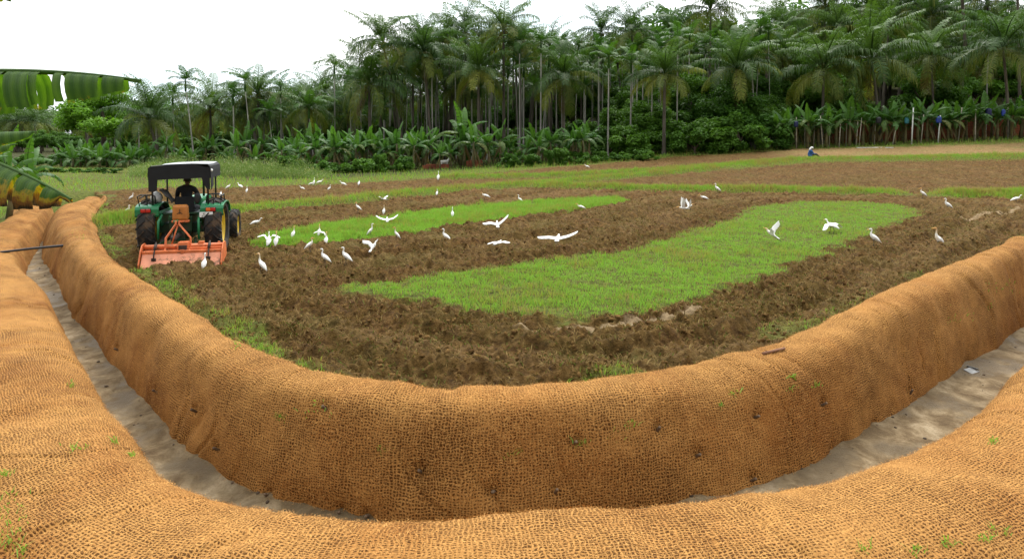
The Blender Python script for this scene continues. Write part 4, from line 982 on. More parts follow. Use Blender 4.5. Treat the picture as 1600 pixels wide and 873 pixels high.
# ------------------------------------------------------------------ wall, posts, bags, bricks at the far edge
q = NT('laterite_blocks'); gv = obj_vec(q)
br = q.n('ShaderNodeTexBrick', {'Vector': q.n('ShaderNodeMapping', {'Vector': gv, 'Rotation': (R(90), 0, 0)}).outputs[0], 'Scale': 1., 'Brick Width': .42, 'Row Height': .21, 'Mortar Size': .012, 'Color1': (.15, .040, .018, 1), 'Color2': (.22, .065, .026, 1), 'Mortar': (.06, .025, .015, 1)})
c = q.mix(q.mr(q.noise(2, gv, 6, .7).outputs[0], .45, .7), br.outputs[0], (.05, .03, .018))
LAT = q.fin(c, .95, q.bump(q.noise(30, gv).outputs[0], .6, .02), .1)
x0, x1 = at(1300, 240, 62.5)[0], at(1665, 240, 62.5)[0]; mb = MB(); n_ = 24
P = [(x0 + (x1 - x0) * i / n_, 62.5 + .25 * math.sin(i)) for i in range(n_ + 1)]; V = []; Fc = []
for i, (a, b) in enumerate(P):
    z0 = zt1(a, b); tp = z0 + 2.05 + .12 * math.sin(i * 1.7); V += [(a, b, z0 - .3), (a, b, tp), (a, b + .4, tp), (a, b + .4, z0 - .3)]
for i in range(n_):
    for j in range(3): Fc.append((4 * i + j, 4 * i + 4 + j, 4 * i + 5 + j, 4 * i + 1 + j))
Fc += [(0, 1, 2, 3), (4 * n_ + 3, 4 * n_ + 2, 4 * n_ + 1, 4 * n_)]
tag(mb.add(V, Fc).build('laterite_wall', LAT), 'red laterite block wall behind the propped banana row', 'wall')
WHITE = plain('white_paint', (.62, .62, .58), .6, .12, 4, dirt=((.25, .22, .16), .6, 5)); BLUE = plain('blue_plastic', (.018, .045, .26), .45, .3, 6); NAVY = plain('dark_blue_plastic', (.010, .014, .07), .5, .3, 6); TEAL = plain('teal_plastic', (.03, .16, .19), .5, .3, 6)
def post(px, d, h_, lean, label, mat, group=None, r_=.045):
    x = at(px, 235, d)[0]; z = gz1(x, d); mb = MB(); mb.tube([(0, 0, -.2), (lean * .4, 0, h_ * .4), (lean, 0, h_)], [r_, r_ * .95, r_ * .85], 8)
    return tag(mb.build('prop_pole', mat, None, True, 0, (x, d, z)), label, 'pole', group)
post(1424, 56.3, 3.0, .06, 'straight white post standing upright in front of the banana row', WHITE, r_=.055)
post(1465, 56.6, 2.3, .14, 'white prop pole leaning right under the bright blue bag', WHITE)
post(1394, 56.6, 1.9, .36, 'pale prop pole leaning right, left of the straight white post', POLE)
post(1342, 56.5, 2.4, .16, 'thin whitish prop pole at the left end of the white pipe', POLE, None, .028)
for px in [1244, 1270, 1287, 1296, 1310, 1322, 1338, 1366, 1440, 1497, 1522, 1576, 1257]:
    post(px + rng.normal(0, 1), 56.7 + rng.uniform(0, 1.6), rng.uniform(1.9, 2.9), rng.normal(0, .12), 'thin weathered prop pole among the stems of the banana row', POLE, 'weathered prop poles of the banana row')
def bag(px, py, d, w_, h_, label, mat):
    p = at(px, py, d); V = []; m_ = 9; n_ = 12
    for i in range(m_):
        t = i / (m_ - 1); r_ = w_ / 2 * (.35 + .65 * sm(0, .18, t)) * (1 - .12 * sm(.75, 1, t))
        for j in range(n_):
            a = 2 * math.pi * j / n_; k_ = 1 + .10 * math.sin(5 * a + t * 3); V.append((r_ * k_ * math.cos(a), r_ * k_ * math.sin(a) * .8, h_ * (.5 - t)))
    Fc = [(i * n_ + j, (i + 1) * n_ + j, (i + 1) * n_ + (j + 1) % n_, i * n_ + (j + 1) % n_) for i in range(m_ - 1) for j in range(n_)] + [tuple(range(n_)), tuple(range(m_ * n_ - 1, (m_ - 1) * n_ - 1, -1))]
    tag(MB().add(V, Fc).build('fruit_cover', mat, None, True, 0, p), label, 'fruit bag')
bag(1467, 187, 56.4, .42, .55, 'bright blue plastic cover over a banana bunch on the leaning white prop', BLUE)
bag(1545, 175, 56.6, .46, .62, 'dark navy plastic cover over a banana bunch, left of the two near the right edge', NAVY)
bag(1568, 176, 56.5, .30, .55, 'narrow royal blue plastic cover over a banana bunch near the right edge', BLUE)
bag(1417, 188, 56.5, .34, .55, 'teal plastic cover over a banana bunch beside the straight white post', TEAL)
bag(1244, 194, 56.4, .32, .5, 'navy plastic cover over a banana bunch at the left end of the banana row', NAVY)
bag(1373, 188, 56.6, .40, .55, 'black plastic cover over a banana bunch left of the pale leaning prop', plain('black_plastic', (.012, .012, .014), .5))
a_ = gnd(1338, 232); b_ = gnd(1396, 232)
tag(MB().tube([a_ + [0, 0, .05], (a_ + b_) / 2 + [0, 0, .06], b_ + [0, 0, .05]], .032, 8).build('pipe', WHITE, None, True), 'long white pipe lying on the ground at the foot of the banana row', 'pipe')
BRK = plain('red_brick', (.30, .085, .045), .9, .45, 3, bump=.4)
def brick_pile(px, py, nx, ny, label):
    p = gnd(px, py); t = thing('brick_pile', label, 'brick pile', p, .05)
    mb = MB()
    for k in range(ny):
        for i in range(nx):
            for j in range(2):
                if k == ny - 1 and rng.random() < .35: continue
                mb.box(((i - nx / 2 + .5) * .245 + rng.normal(0, .012), (j - .5) * .13 + rng.normal(0, .01), .045 + k * .088), (.225, .11, .078), ('Z', rng.normal(0, .07)))
    mb.build('stacked_bricks', BRK, t, False); return p
pb = brick_pile(681, 264, 8, 4, 'low stack of red bricks with the white animal behind it'); brick_pile(741, 261, 5, 6, 'short stack of red bricks right of the one with the white animal')
# a goat behind the bricks
EGW = NT('white_feather')
EGW.fin(EGW.ramp(EGW.attr('tint').outputs['Fac'], (0, (.80, .79, .75)), (.35, (.72, .60, .42)), (1, (.62, .33, .12))), .75, None, .2); EGWM = EGW.m
FUR = plain('white_fur', (.68, .66, .62), .9, .12, 14)
gt = thing('goat', 'small white goat standing behind the low stack of red bricks', 'goat', pb + np.array([.55, .55, 0]), .5)
mb = MB(); mb.tube([(-.36, 0, .50), (-.30, 0, .50), (-.1, 0, .48), (.15, 0, .50), (.28, 0, .56), (.36, 0, .68), (.42, 0, .74), (.52, 0, .70), (.58, 0, .66)], [.02, .11, .14, .135, .10, .07, .075, .05, .03], 10)
for x_, y_ in ((-.24, .07), (-.24, -.07), (.2, .07), (.2, -.07)): mb.tube([(x_, y_, .46), (x_ + (.03 if x_ < 0 else 0), y_, .26), (x_ - (.03 if x_ < 0 else 0), y_, .14), (x_, y_, 0)], [.06, .035, .024, .026], 7)
mb.build('body', FUR, gt, True); MB().tube([(-.35, 0, .52), (-.42, 0, .56), (-.44, 0, .62)], [.025, .02, .008], 6).build('tail', FUR, gt, True)
for s_ in (-1, 1): MB().tube([(.40, s_ * .05, .78), (.38, s_ * .12, .75), (.38, s_ * .16, .70)], [.025, .03, .008], 6, flat=.5).build('ear', FUR, gt, True)
# pipe across the channel, sticks
BLK = plain('black_plastic_pipe', (.014, .014, .016), .4, .2, 8)
h0 = hit(b2, 18, 396)[0]; h1 = hit(b1, 96, 388)[0]
if h0 is not None and h1 is not None:
    h0 = np.array(h0) + [-.25, 0, .03]; h1 = np.array(h1) + [0, 0, .06]; e_ = h0 + (h0 - h1) * .25
    tag(MB().tube([e_, h0, (h0 + h1) / 2 + [0, 0, .01], h1, h1 + (h1 - h0) * .03], .028, 10).build('pipe', BLK, None, True), 'black plastic pipe laid across the channel from bund to bund', 'pipe')
h0 = hit(b1, 1192, 554)[0]; h1 = hit(b1, 1226, 546)[0]
if h0 is not None and h1 is not None: tag(MB().tube([np.array(h0) + [0, 0, .012], np.array(h1) + [0, 0, .016]], [.018, .013], 7).build('stick', plain('reddish_stick', (.20, .09, .045), .8, .3, 10), None, True), 'short reddish stick lying on top of the curved bund', 'stick')
p = onz(1518, 580, FLOOR + .03)
tag(MB().box((0, 0, .012), (.20, .12, .008), ('X', .25)).box((.09, .03, .03), (.05, .16, .006), ('Y', .7)).build('litter_scrap', plain('grey_card', (.30, .30, .29), .7, .2, 12), None, False, 0, p, (0, 0, .5)), 'grey scrap of litter on the mud against the curved bund', 'litter')

# ------------------------------------------------------------------ people: one skinned body each
def skin(name, J, Ed, Rr, root, mats, pick, sub=2):
    names = list(J); me = bpy.data.meshes.new(name); me.from_pydata([J[k_] for k_ in names], [(names.index(a), names.index(b)) for a, b in Ed], [])
    o = bpy.data.objects.new(name + '_tmp', me); C.objects.link(o); o.modifiers.new('skin', 'SKIN'); s_ = o.modifiers.new('sub', 'SUBSURF'); s_.levels = s_.render_levels = sub
    sv = me.skin_vertices[0].data
    for i, k_ in enumerate(names): r_ = Rr[k_]; sv[i].radius = r_ if isinstance(r_, tuple) else (r_, r_); sv[i].use_root = (k_ == root)
    dg = bpy.context.evaluated_depsgraph_get(); m2 = bpy.data.meshes.new_from_object(o.evaluated_get(dg)); bpy.data.objects.remove(o); bpy.data.meshes.remove(me)
    for k_ in mats: m2.materials.append(k_)
    m2.polygons.foreach_set('use_smooth', np.ones(len(m2.polygons), bool))
    for p in m2.polygons: p.material_index = pick(p.center)
    m2.name = name; return m2
SKIN = plain('brown_skin', (.13, .062, .033), .55, .1, 20); HAIR = plain('black_hair', (.010, .009, .008), .6, .2, 30)
SHIRTD = plain('dark_shirt', (.012, .012, .014), .9, .3, 9); TROU = plain('dark_trousers', (.022, .022, .026), .9, .3, 9); BLUES = plain('blue_shirt', (.022, .085, .25), .85, .35, 7); SCARF = plain('white_headscarf', (.72, .70, .68), .9, .1, 10)
def hand(J, Ed, Rr, wrist, d, side, s_, pre):
    """five separate curled fingers rooted in the palm"""
    d = np.array(d) / np.linalg.norm(d); sd_ = np.array(side) / np.linalg.norm(side); n_ = np.cross(d, sd_); w_ = np.array(J[wrist])
    J[pre + 'palm'] = tuple(w_ + d * .06 * s_); Rr[pre + 'palm'] = (.034 * s_, .017 * s_); Ed.append((wrist, pre + 'palm'))
    for k_, (off, ln) in enumerate(((-.028, .062), (-.009, .074), (.010, .070), (.028, .054))):
        a = w_ + d * .085 * s_ + sd_ * off * s_; b = a + (d * ln * .55 + n_ * .012) * s_; c_ = b + (d * .2 + n_ * .75) * ln * .5 * s_
        for q_, (nm, p) in enumerate((('a', a), ('b', b), ('c', c_))):
            J[f'{pre}f{k_}{nm}'] = tuple(p); Rr[f'{pre}f{k_}{nm}'] = (.0095 - .0015 * q_) * s_
        Ed.extend([(pre + 'palm', f'{pre}f{k_}a'), (f'{pre}f{k_}a', f'{pre}f{k_}b'), (f'{pre}f{k_}b', f'{pre}f{k_}c')])
    a = w_ + d * .03 * s_ - sd_ * .034 * s_; b = a + (d * .035 - sd_ * .018 + n_ * .01) * s_
    J[pre + 't1'] = tuple(a); J[pre + 't2'] = tuple(b); Rr[pre + 't1'] = .012 * s_; Rr[pre + 't2'] = .009 * s_; Ed.extend([(pre + 'palm', pre + 't1'), (pre + 't1', pre + 't2')])
def face(par, c0, fwd, s_, skinm):
    f = np.array(fwd) / np.linalg.norm(fwd); sd_ = np.cross(f, [0, 0, 1.]); c0 = np.array(c0)
    MB().tube([c0 + f * .085 * s_ + [0, 0, .02 * s_], c0 + f * .108 * s_ + [0, 0, -.018 * s_], c0 + f * .09 * s_ + [0, 0, -.026 * s_]], [.010 * s_, .016 * s_, .008 * s_], 7).build('nose', skinm, par, True)
    MB().tube([c0 + f * .088 * s_ - sd_ * .024 * s_ + [0, 0, -.05 * s_], c0 + f * .096 * s_ + [0, 0, -.052 * s_], c0 + f * .088 * s_ + sd_ * .024 * s_ + [0, 0, -.05 * s_]], .007 * s_, 6).build('mouth', plain('lips', (.12, .04, .03), .5), par, True)
    for k_ in (-1, 1):
        MB().ball(c0 + f * .084 * s_ + sd_ * k_ * .032 * s_ + [0, 0, .02 * s_], .011 * s_, 8, 6).build('eye', HAIR, par, True)
        MB().ball(c0 + sd_ * k_ * .088 * s_ + [0, 0, 0], (.014 * s_, .018 * s_, .03 * s_), 8, 6).build('ear', skinm, par, True)

# ------------------------------------------------------------------ tractor
GREEN = plain('green_paint', (.012, .155, .055), .35, .15, 4, dirt=((.10, .07, .04), .60, 5)); DKGREEN = plain('oily_green_paint', (.010, .050, .018), .5, .4, 6, dirt=((.05, .035, .02), .5, 6))
RUBBER = plain('muddy_rubber', (.020, .018, .016), .85, .3, 6, dirt=((.085, .052, .028), .50, 5), bump=.4); YELLOW = plain('yellow_rim_paint', (.62, .40, .02), .45, .12, 5, dirt=((.16, .10, .05), .56, 5))
CANVAS = plain('black_canvas', (.008, .008, .009), .8, .3, 5); CANVAS_LIT = plain('skylit_canvas_top', (.36, .37, .38), .4, .2, 5); STEEL = plain('black_steel', (.015, .015, .015), .45, .2, 9)  # canopy top: black cloth painted grey to stand for sky brightness on it
ORANGE = plain('orange_paint', (.60, .15, .045), .55, .2, 4, dirt=((.11, .065, .035), .56, 6)); SHIELD = plain('worn_orange_sheet', (.70, .27, .15), .55, .16, 5, dirt=((.13, .075, .035), .54, 3.5)); IRON = plain('rusty_iron', (.045, .03, .022), .8, .4, 9)
q = NT('red_lamp'); REDL = q.fin((.42, .012, .008), .2, None, .6); q = NT('amber_lamp'); AMB = q.fin((.65, .13, .02), .2, None, .6)
CAN = plain('ochre_plastic', (.42, .15, .03), .4, .18, 6, dirt=((.13, .06, .02), .60, 5))
q = NT('plate_white'); PLATE = q.fin((.75, .75, .73), .4); q = NT('plate_ink'); INK = q.fin((.02, .02, .02), .5)
D0 = 15.15; tx = at(290, 400, D0)[0]; HEAD = R(13.5); TS = (.90, .92, .985)
tz = float(np.median(gz(tx + rng.uniform(-1, 1, 200), D0 + rng.uniform(-1, 1.5, 200)))) - .03
tr = thing('tractor', 'green tractor with a black canvas canopy and muddy tyres, seen from behind', 'tractor', (tx, D0, tz), HEAD); tr.scale = TS
def tyre(name, rad, wd, par, loc, rim_r, lugs):
    mb = MB(); w2 = wd / 2
    mb.lathe([(-w2 * .55, rim_r), (-w2 * .95, rim_r * 1.12), (-w2, rad * .84), (-w2 * .82, rad * .95), (-w2 * .4, rad * .97), (0, rad * .975), (w2 * .4, rad * .97), (w2 * .82, rad * .95), (w2, rad * .84), (w2 * .95, rim_r * 1.12), (w2 * .55, rim_r)], (0, 0, 0), 'X', 40)
    mb.f = [f for f in mb.f if len(f) == 4]
    for k_ in range(lugs):
        for sg in (-1, 1):
            a0 = 2 * math.pi * (k_ + (.5 if sg > 0 else 0)) / lugs; V = []
            for t in (0, .5, 1):                                # a bar running from the centre line out to the shoulder
                x_ = sg * (.02 * wd + t * w2 * 1.0); a = a0 + t * .30; rr = rad * (.965 if t < 1 else .90); hw = .05 * rad / rad * .6
                for da, dr in ((-hw, -.02), (hw, -.02), (hw * .75, .042 * rad), (-hw * .75, .042 * rad)): V.append((x_, (rr + dr) * math.cos(a + da), (rr + dr) * math.sin(a + da)))
            Fc = [(i * 4 + j, i * 4 + (j + 1) % 4, i * 4 + 4 + (j + 1) % 4, i * 4 + 4 + j) for i in (0, 1) for j in range(4)] + [(0, 1, 2, 3), (11, 10, 9, 8)]
            mb.add(V, Fc)
    t_ = mb.build(name, RUBBER, par, False, 0, loc)
    rm = MB(); sx = 1 if loc[0] > 0 else -1
    rm.lathe([(-w2 * .6, rim_r * 1.02), (-w2 * .5, rim_r * .9), (0, rim_r * .84), (w2 * .5, rim_r * .9), (w2 * .6, rim_r * 1.02), (w2 * .62, rim_r * .98), (w2 * .1, rim_r * .8), (w2 * .05, rim_r * .45), (w2 * .3, rim_r * .32), (w2 * .32, .01)] if sx > 0 else [(w2 * .6, rim_r * 1.02), (w2 * .5, rim_r * .9), (0, rim_r * .84), (-w2 * .5, rim_r * .9), (-w2 * .6, rim_r * 1.02), (-w2 * .62, rim_r * .98), (-w2 * .1, rim_r * .8), (-w2 * .05, rim_r * .45), (-w2 * .3, rim_r * .32), (-w2 * .32, .01)], (0, 0, 0), 'X', 32)
    rm.build('rim', YELLOW, t_, True)
    hb_ = MB(); hb_.lathe([(sx * w2 * .3, .10), (sx * w2 * .55, .085), (sx * w2 * .56, .01)], (0, 0, 0), 'X', 14)
    for k_ in range(8): a = k_ * math.pi / 4; hb_.ball((sx * w2 * .34, .16 * rim_r / .4 * math.cos(a), .16 * rim_r / .4 * math.sin(a)), .018, 6, 4)
    hb_.build('hub', YELLOW, t_, True); return t_
tyre('rear_tyre', .645, .40, tr, (-.745, 0, .61), .41, 18); tyre('rear_tyre', .645, .40, tr, (.745, 0, .61), .41, 18)
tyre('front_tyre', .41, .22, tr, (-.86, 1.95, .39), .25, 14); tyre('front_tyre', .41, .22, tr, (.86, 1.95, .39), .25, 14)
mb = MB(); mb.box((0, .15, .62), (.42, .9, .5)).box((0, 0, .60), (1.15, .22, .22)).box((0, -.36, .72), (.5, .16, .34)).box((0, 1.0, .62), (.38, 1.0, .40)).box((0, 1.95, .48), (1.4, .16, .12)).box((0, -.45, .45), (.22, .1, .2)).box((0, .1, .93), (.9, .7, .05))
mb.build('chassis', DKGREEN, tr, False, .015)
mb = MB(); mb.box((0, 1.62, .98), (.52, 1.25, .42), None, .86); mb.build('bonnet', GREEN, tr, False, .06)
mb = MB(); mb.box((0, 2.30, .95), (.42, .06, .36)); mb.build('grille', STEEL, tr, False, .01)
MB().tube([(.16, 1.5, 1.15), (.16, 1.5, 1.62), (.16, 1.44, 1.70)], [.03, .03, .028], 8).build('exhaust', STEEL, tr, True)
MB().tube([(0, .95, 1.02), (0, .62, 1.18)], .02, 8).build('steering_column', STEEL, tr, True)
a = np.linspace(0, 2 * math.pi, 25); MB().tube([(.18 * math.cos(t), .62 - .07 * math.sin(t), 1.18 + .16 * math.sin(t)) for t in a], .014, 7, False).build('steering_wheel', STEEL, tr, True)
mb = MB(); mb.box((.03, .14, .93), (.46, .42, .10)); mb.box((.03, -.10, 1.12), (.44, .08, .36), ('X', -.12)); mb.build('seat', CANVAS, tr, False, .03)
for sg in (-1, 1):                                              # mudguards with lamps and grab rails
    prof = [(-.50, .93), (-.50, 1.06), (-.46, 1.12), (-.30, 1.16), (.05, 1.19), (.32, 1.16), (.52, 1.06), (.60, .93)]; V = []; xi, xo = sg * .46, sg * .98
    for y_, z_ in prof: V += [(xi, y_, z_), (xo, y_, z_), (xo, y_ * .96, z_ - .03), (xi, y_ * .96, z_ - .03)]
    n_ = len(prof); Fc = [(4 * i + j, 4 * i + (j + 1) % 4, 4 * i + 4 + (j + 1) % 4, 4 * i + 4 + j) for i in range(n_ - 1) for j in range(4)] + [(0, 1, 2, 3), (4 * n_ - 1, 4 * n_ - 2, 4 * n_ - 3, 4 * n_ - 4)]
    fd = MB().add(V, Fc)
    fd.add([(xi, -.5, 1.02), (xi, .6, 1.0), (xi, .45, .72), (xi, -.3, .66), (xi - sg * .012, -.5, 1.02), (xi - sg * .012, .6, 1.0), (xi - sg * .012, .45, .72), (xi - sg * .012, -.3, .66)], [(0, 1, 2, 3), (7, 6, 5, 4), (0, 4, 5, 1), (1, 5, 6, 2), (2, 6, 7, 3), (3, 7, 4, 0)])
    fo = fd.build('mudguard', GREEN, tr, False, .012)
    lx = sg * .72 - .02
    MB().box((lx - .055, -.515, 1.035), (.105, .04, .075)).build('tail_light', REDL if sg < 0 else AMB, fo, False, .012); MB().box((lx + .055, -.515, 1.035), (.105, .04, .075)).build('tail_light', REDL, fo, False, .012)
    MB().box((lx, -.505, 1.035), (.235, .03, .095)).build('lamp_housing', STEEL, fo, False, .008)
    mb = MB(); x_ = sg * .90
    mb.tube([(x_, -.38, 1.12), (x_ + sg * .04, -.40, 1.34), (x_ - sg * .02, -.38, 1.37), (sg * .62, -.32, 1.36), (sg * .58, -.3, 1.33), (sg * .56, -.3, 1.14)], .016, 7)
    mb.tube([(x_, -.38, 1.30), (x_, .12, 1.33), (x_, .2, 1.15)], .014, 7).tube([(sg * .74, -.36, 1.14), (sg * .74, -.36, 1.36)], .012, 6)
    mb.build('grab_rail', STEEL, fo, True)
mb = MB(); mb.box((.60, -.535, .925), (.30, .012, .115)); pl = mb.build('number_plate', PLATE, tr, False, .004)
for tx_, dz in (('KL 10', .020), ('AT 7085', -.034)):
    cu = bpy.data.curves.new('plate_text', 'FONT'); cu.body = tx_; cu.size = .058; cu.align_x = 'CENTER'; cu.align_y = 'CENTER'; cu.extrude = .002
    o = bpy.data.objects.new('tmp', cu); C.objects.link(o); me = bpy.data.meshes.new_from_object(o.evaluated_get(bpy.context.evaluated_depsgraph_get())); bpy.data.objects.remove(o)
    me.materials.clear(); me.materials.append(INK); ob('plate_lettering', me, pl, (.60, -.5435, .925 + dz), (R(90), 0, 0))
mb = MB(); mb.box((.04, -.56, .99), (.36, .20, .34), None, .93); cn = mb.build('fuel_can', CAN, tr, False, .05)
MB().box((.04, -.664, 1.02), (.012, .006, .10)).box((.01, -.664, .985), (.07, .006, .012), ('Y', -.5)).box((.07, -.664, .985), (.07, .006, .012), ('Y', .5)).build('moulded_mark', IRON, cn)
MB().box((.04, -.58, .80), (.38, .16, .05)).build('can_bracket', ORANGE, tr, False, .01)
for sg in (-1, 1):
    MB().tube([(sg * .42, -.38, .92), (sg * .44, -.62, .80), (sg * .45, -.66, .40)], [.03, .03, .026], 8).build('lift_arm', GREEN, tr, True); MB().tube([(sg * .30, -.3, .38), (sg * .44, -1.0, .30)], .03, 8).build('lower_link', DKGREEN, tr, True)
MB().tube([(0, -.44, .80), (0, -1.02, .84)], .026, 8).build('top_link', GREEN, tr, True); MB().tube([(0, -.45, .5), (0, -1.2, .48)], [.05, .05], 10).build('drive_shaft', IRON, tr, True)
# canopy
cs_ = [(-.685, 1.70), (-.69, 1.86), (-.68, 1.95), (-.62, 2.0), (-.3, 2.03), (0, 2.04), (.3, 2.05), (.62, 2.04), (.68, 1.99), (.69, 1.90), (.685, 1.72)]; V = []; ny_ = 9
for i in range(ny_):
    y_ = -.42 + 1.30 * i / (ny_ - 1)
    for j, (x_, z_) in enumerate(cs_): V.append((x_, y_, z_ - .02 * math.sin(math.pi * i / (ny_ - 1)) * (1 if 2 < j < 8 else 0) - (.012 * math.sin(i * 2.1 + j) if j in (0, 10) else 0)))
nj = len(cs_); Fc = [(i * nj + j, i * nj + j + 1, (i + 1) * nj + j + 1, (i + 1) * nj + j) for i in range(ny_ - 1) for j in range(nj - 1)]
cp = MB().add(V, Fc).build('canopy', [CANVAS, CANVAS_LIT], tr, False)
for p in cp.data.polygons: p.material_index = 1 if p.index % (nj - 1) in (3, 4, 5, 6) else 0  # upward strips get the paler colour that imitates skylight
sd_ = cp.modifiers.new('thick', 'SOLIDIFY'); sd_.thickness = .014; sd_.offset = 0
for y_, nm in ((-.43, 'rear_valance'), (.89, 'front_valance')):
    low = [(-.685, 1.45 if y_ < 0 else 1.7), (-.60, 1.44 if y_ < 0 else 1.7), (-.50, 1.46 if y_ < 0 else 1.7), (-.48, 1.70), (-.2, 1.71), (0, 1.715), (.2, 1.72), (.50, 1.735), (.53, 1.62 if y_ < 0 else 1.73), (.60, 1.50 if y_ < 0 else 1.73), (.685, 1.47 if y_ < 0 else 1.72)]
    V = []
    for (a, b), (c_, d_) in zip(cs_, low): V += [(a * .995, y_, min(b + (.0 if abs(a) < .65 else .1), 2.04 if abs(a) < .6 else 1.97)), (c_, y_ - (.012 if b else 0), d_)]
    Fc = [(2 * i, 2 * i + 1, 2 * i + 3, 2 * i + 2) for i in range(nj - 1)]
    v_ = MB().add(V, Fc).build(nm, CANVAS, tr); m_ = v_.modifiers.new('thick', 'SOLIDIFY'); m_.thickness = .012
V = [(.695, -.43, 1.95), (.695, -.10, 1.95), (.70, -.12, 1.56), (.70, -.43, 1.47)]
v_ = MB().add(V, [(0, 1, 2, 3)]).build('side_flap', CANVAS, tr); v_.modifiers.new('thick', 'SOLIDIFY').thickness = .012
for x_, y_, z_ in ((-.62, -.36, 1.12), (.62, -.36, 1.12), (-.58, .84, .98), (.58, .84, .98)): MB().tube([(x_, y_, z_), (x_, y_, 1.97)], .022, 8).build('canopy_post', STEEL, tr, True)
MB().tube([(.60, .9, 1.1), (.74, .92, 1.24)], .01, 6).build('mirror_arm', STEEL, tr, True); MB().ball((.36, -.30, 1.27), (.075, .03, .13), 12, 8).build('mirror', STEEL, tr, True)
MB().ball((.72, -.40, 1.90), (.035, .03, .03), 8, 6).build('work_lamp', PLATE, tr, True)
Mw = Matrix.Translation((tx, D0, tz)) @ Matrix.Rotation(HEAD, 4, 'Z') @ Matrix.Diagonal((*TS, 1))
mb = MB(); mb.ball((-.62, -.05, 1.28), (.14, .22, .13), 14, 10); V = np.concatenate(mb.v); V += (np.c_[vn(V[:, 0] * 9, V[:, 2] * 9, 3), vn(V[:, 1] * 9, V[:, 2] * 9, 4), vn(V[:, 0] * 9, V[:, 1] * 9, 5)] - .5) * .07; mb.v = [V]
o = mb.build('sack', plain('pale_sack', (.55, .55, .53), .7, .2, 8), None, True, 0, (tx, D0, tz), (0, 0, HEAD)); o.scale = TS; tag(o, 'pale plastic sack resting on the left mudguard of the tractor', 'sack')
mb = MB(); V = []; n_ = 10
for i in range(n_):
    for j in range(6): u = i / (n_ - 1); V.append((-.52 + .26 * u, -.18 + .07 * j, 1.44 - .26 * u ** 1.5 + .03 * math.sin(j * 2.2 + i)))
mb.add(V, [(i * 6 + j, i * 6 + j + 1, (i + 1) * 6 + j + 1, (i + 1) * 6 + j) for i in range(n_ - 1) for j in range(5)])
o = mb.build('folded_cloth', plain('grey_cloth', (.10, .095, .09), .85, .3, 9), None, True, 0, (tx, D0, tz), (0, 0, HEAD)); o.scale = TS; o.modifiers.new('thick', 'SOLIDIFY').thickness = .03
tag(o, 'dark grey folded cloth thrown beside the pale sack on the tractor', 'cloth')
# driver
J = {'pelvis': (.03, .12, 1.04), 'waist': (.03, .12, 1.18), 'chest': (.03, .15, 1.36), 'upper': (.03, .15, 1.47), 'neck': (.04, .17, 1.55), 'jaw': (.045, .20, 1.60), 'head': (.045, .185, 1.66), 'crown': (.045, .175, 1.72)}
Rr = {'pelvis': (.16, .12), 'waist': (.145, .11), 'chest': (.165, .11), 'upper': (.12, .09), 'neck': .05, 'jaw': .066, 'head': (.078, .094), 'crown': (.06, .07)}
Ed = [('pelvis', 'waist'), ('waist', 'chest'), ('chest', 'upper'), ('upper', 'neck'), ('neck', 'jaw'), ('jaw', 'head'), ('head', 'crown')]
for sg, n_ in ((-1, 'l'), (1, 'r')):
    for k_, p, r_ in (('sh', (.03 + sg * .19, .15, 1.45), .07), ('el', (.03 + sg * .27, .30, 1.22), .046), ('wr', (.02 + sg * .17, .52, 1.20), .03)): J[n_ + k_] = p; Rr[n_ + k_] = r_
    Ed += [('upper', n_ + 'sh'), (n_ + 'sh', n_ + 'el'), (n_ + 'el', n_ + 'wr')]
    for k_, p, r_ in (('hip', (.03 + sg * .11, .18, 1.0), .095), ('kn', (.03 + sg * .17, .58, 1.0), .066), ('an', (.03 + sg * .20, .70, .66), .042), ('ft', (.03 + sg * .21, .86, .63), .036)): J[n_ + k_] = p; Rr[n_ + k_] = r_
    Ed += [('pelvis', n_ + 'hip'), (n_ + 'hip', n_ + 'kn'), (n_ + 'kn', n_ + 'an'), (n_ + 'an', n_ + 'ft')]
    hand(J, Ed, Rr, n_ + 'wr', (-sg * .1, .9, .05), (1, 0, 0), 1., n_ + 'h')
def pk(c_): return 0 if (c_.z > 1.535 or (c_.y > .47 and c_.z > 1.12) or c_.z < .60) else (2 if c_.z < 1.10 and c_.y > .1 or c_.z < 1.02 else 1)
dr = ob('person', skin('body', J, Ed, Rr, 'pelvis', [SKIN, SHIRTD, TROU], pk), None, (tx, D0, tz), (0, 0, HEAD)); dr.scale = TS; tag(dr, 'driver in a dark shirt sitting on the tractor seat, seen from behind', 'person')
MB().ball((.045, .168, 1.69), (.086, .10, .085), 14, 10).build('hair', HAIR, dr, True); face(dr, (.045, .19, 1.645), (.25, 1, 0), 1., SKIN)
# rotary tiller
rt = thing('rotary_tiller', 'orange rotary tiller hitched behind the tractor, its shield half in the soil', 'tiller', tuple(Mw @ Vector((.26, -1.30, -.03))), HEAD); rt.scale = (.88, .9, .80)
MB().tube([(-.84, 0, .47), (.84, 0, .47)], .062, 12).build('frame_tube', ORANGE, rt, True)
mb = MB(); mb.box((0, -.05, .385), (1.66, .30, .016)).box((0, -.20, .36), (1.70, .05, .07)).box((.45, -.02, .42), (.78, .22, .05)); mb.build('deck', ORANGE, rt, False, .006)
V = []; 
for i in range(13):
    x_ = -.84 + 1.68 * i / 12
    V += [(x_, -.21, .34), (x_, -.30, .20), (x_, -.42, .03 + .012 * math.sin(i * 1.7)), (x_, -.45, -.08)]
o = MB().add(V, [(i * 4 + j, i * 4 + j + 1, (i + 1) * 4 + j + 1, (i + 1) * 4 + j) for i in range(12) for j in range(3)]).build('rear_shield', SHIELD, rt, False); o.modifiers.new('thick', 'SOLIDIFY').thickness = .010
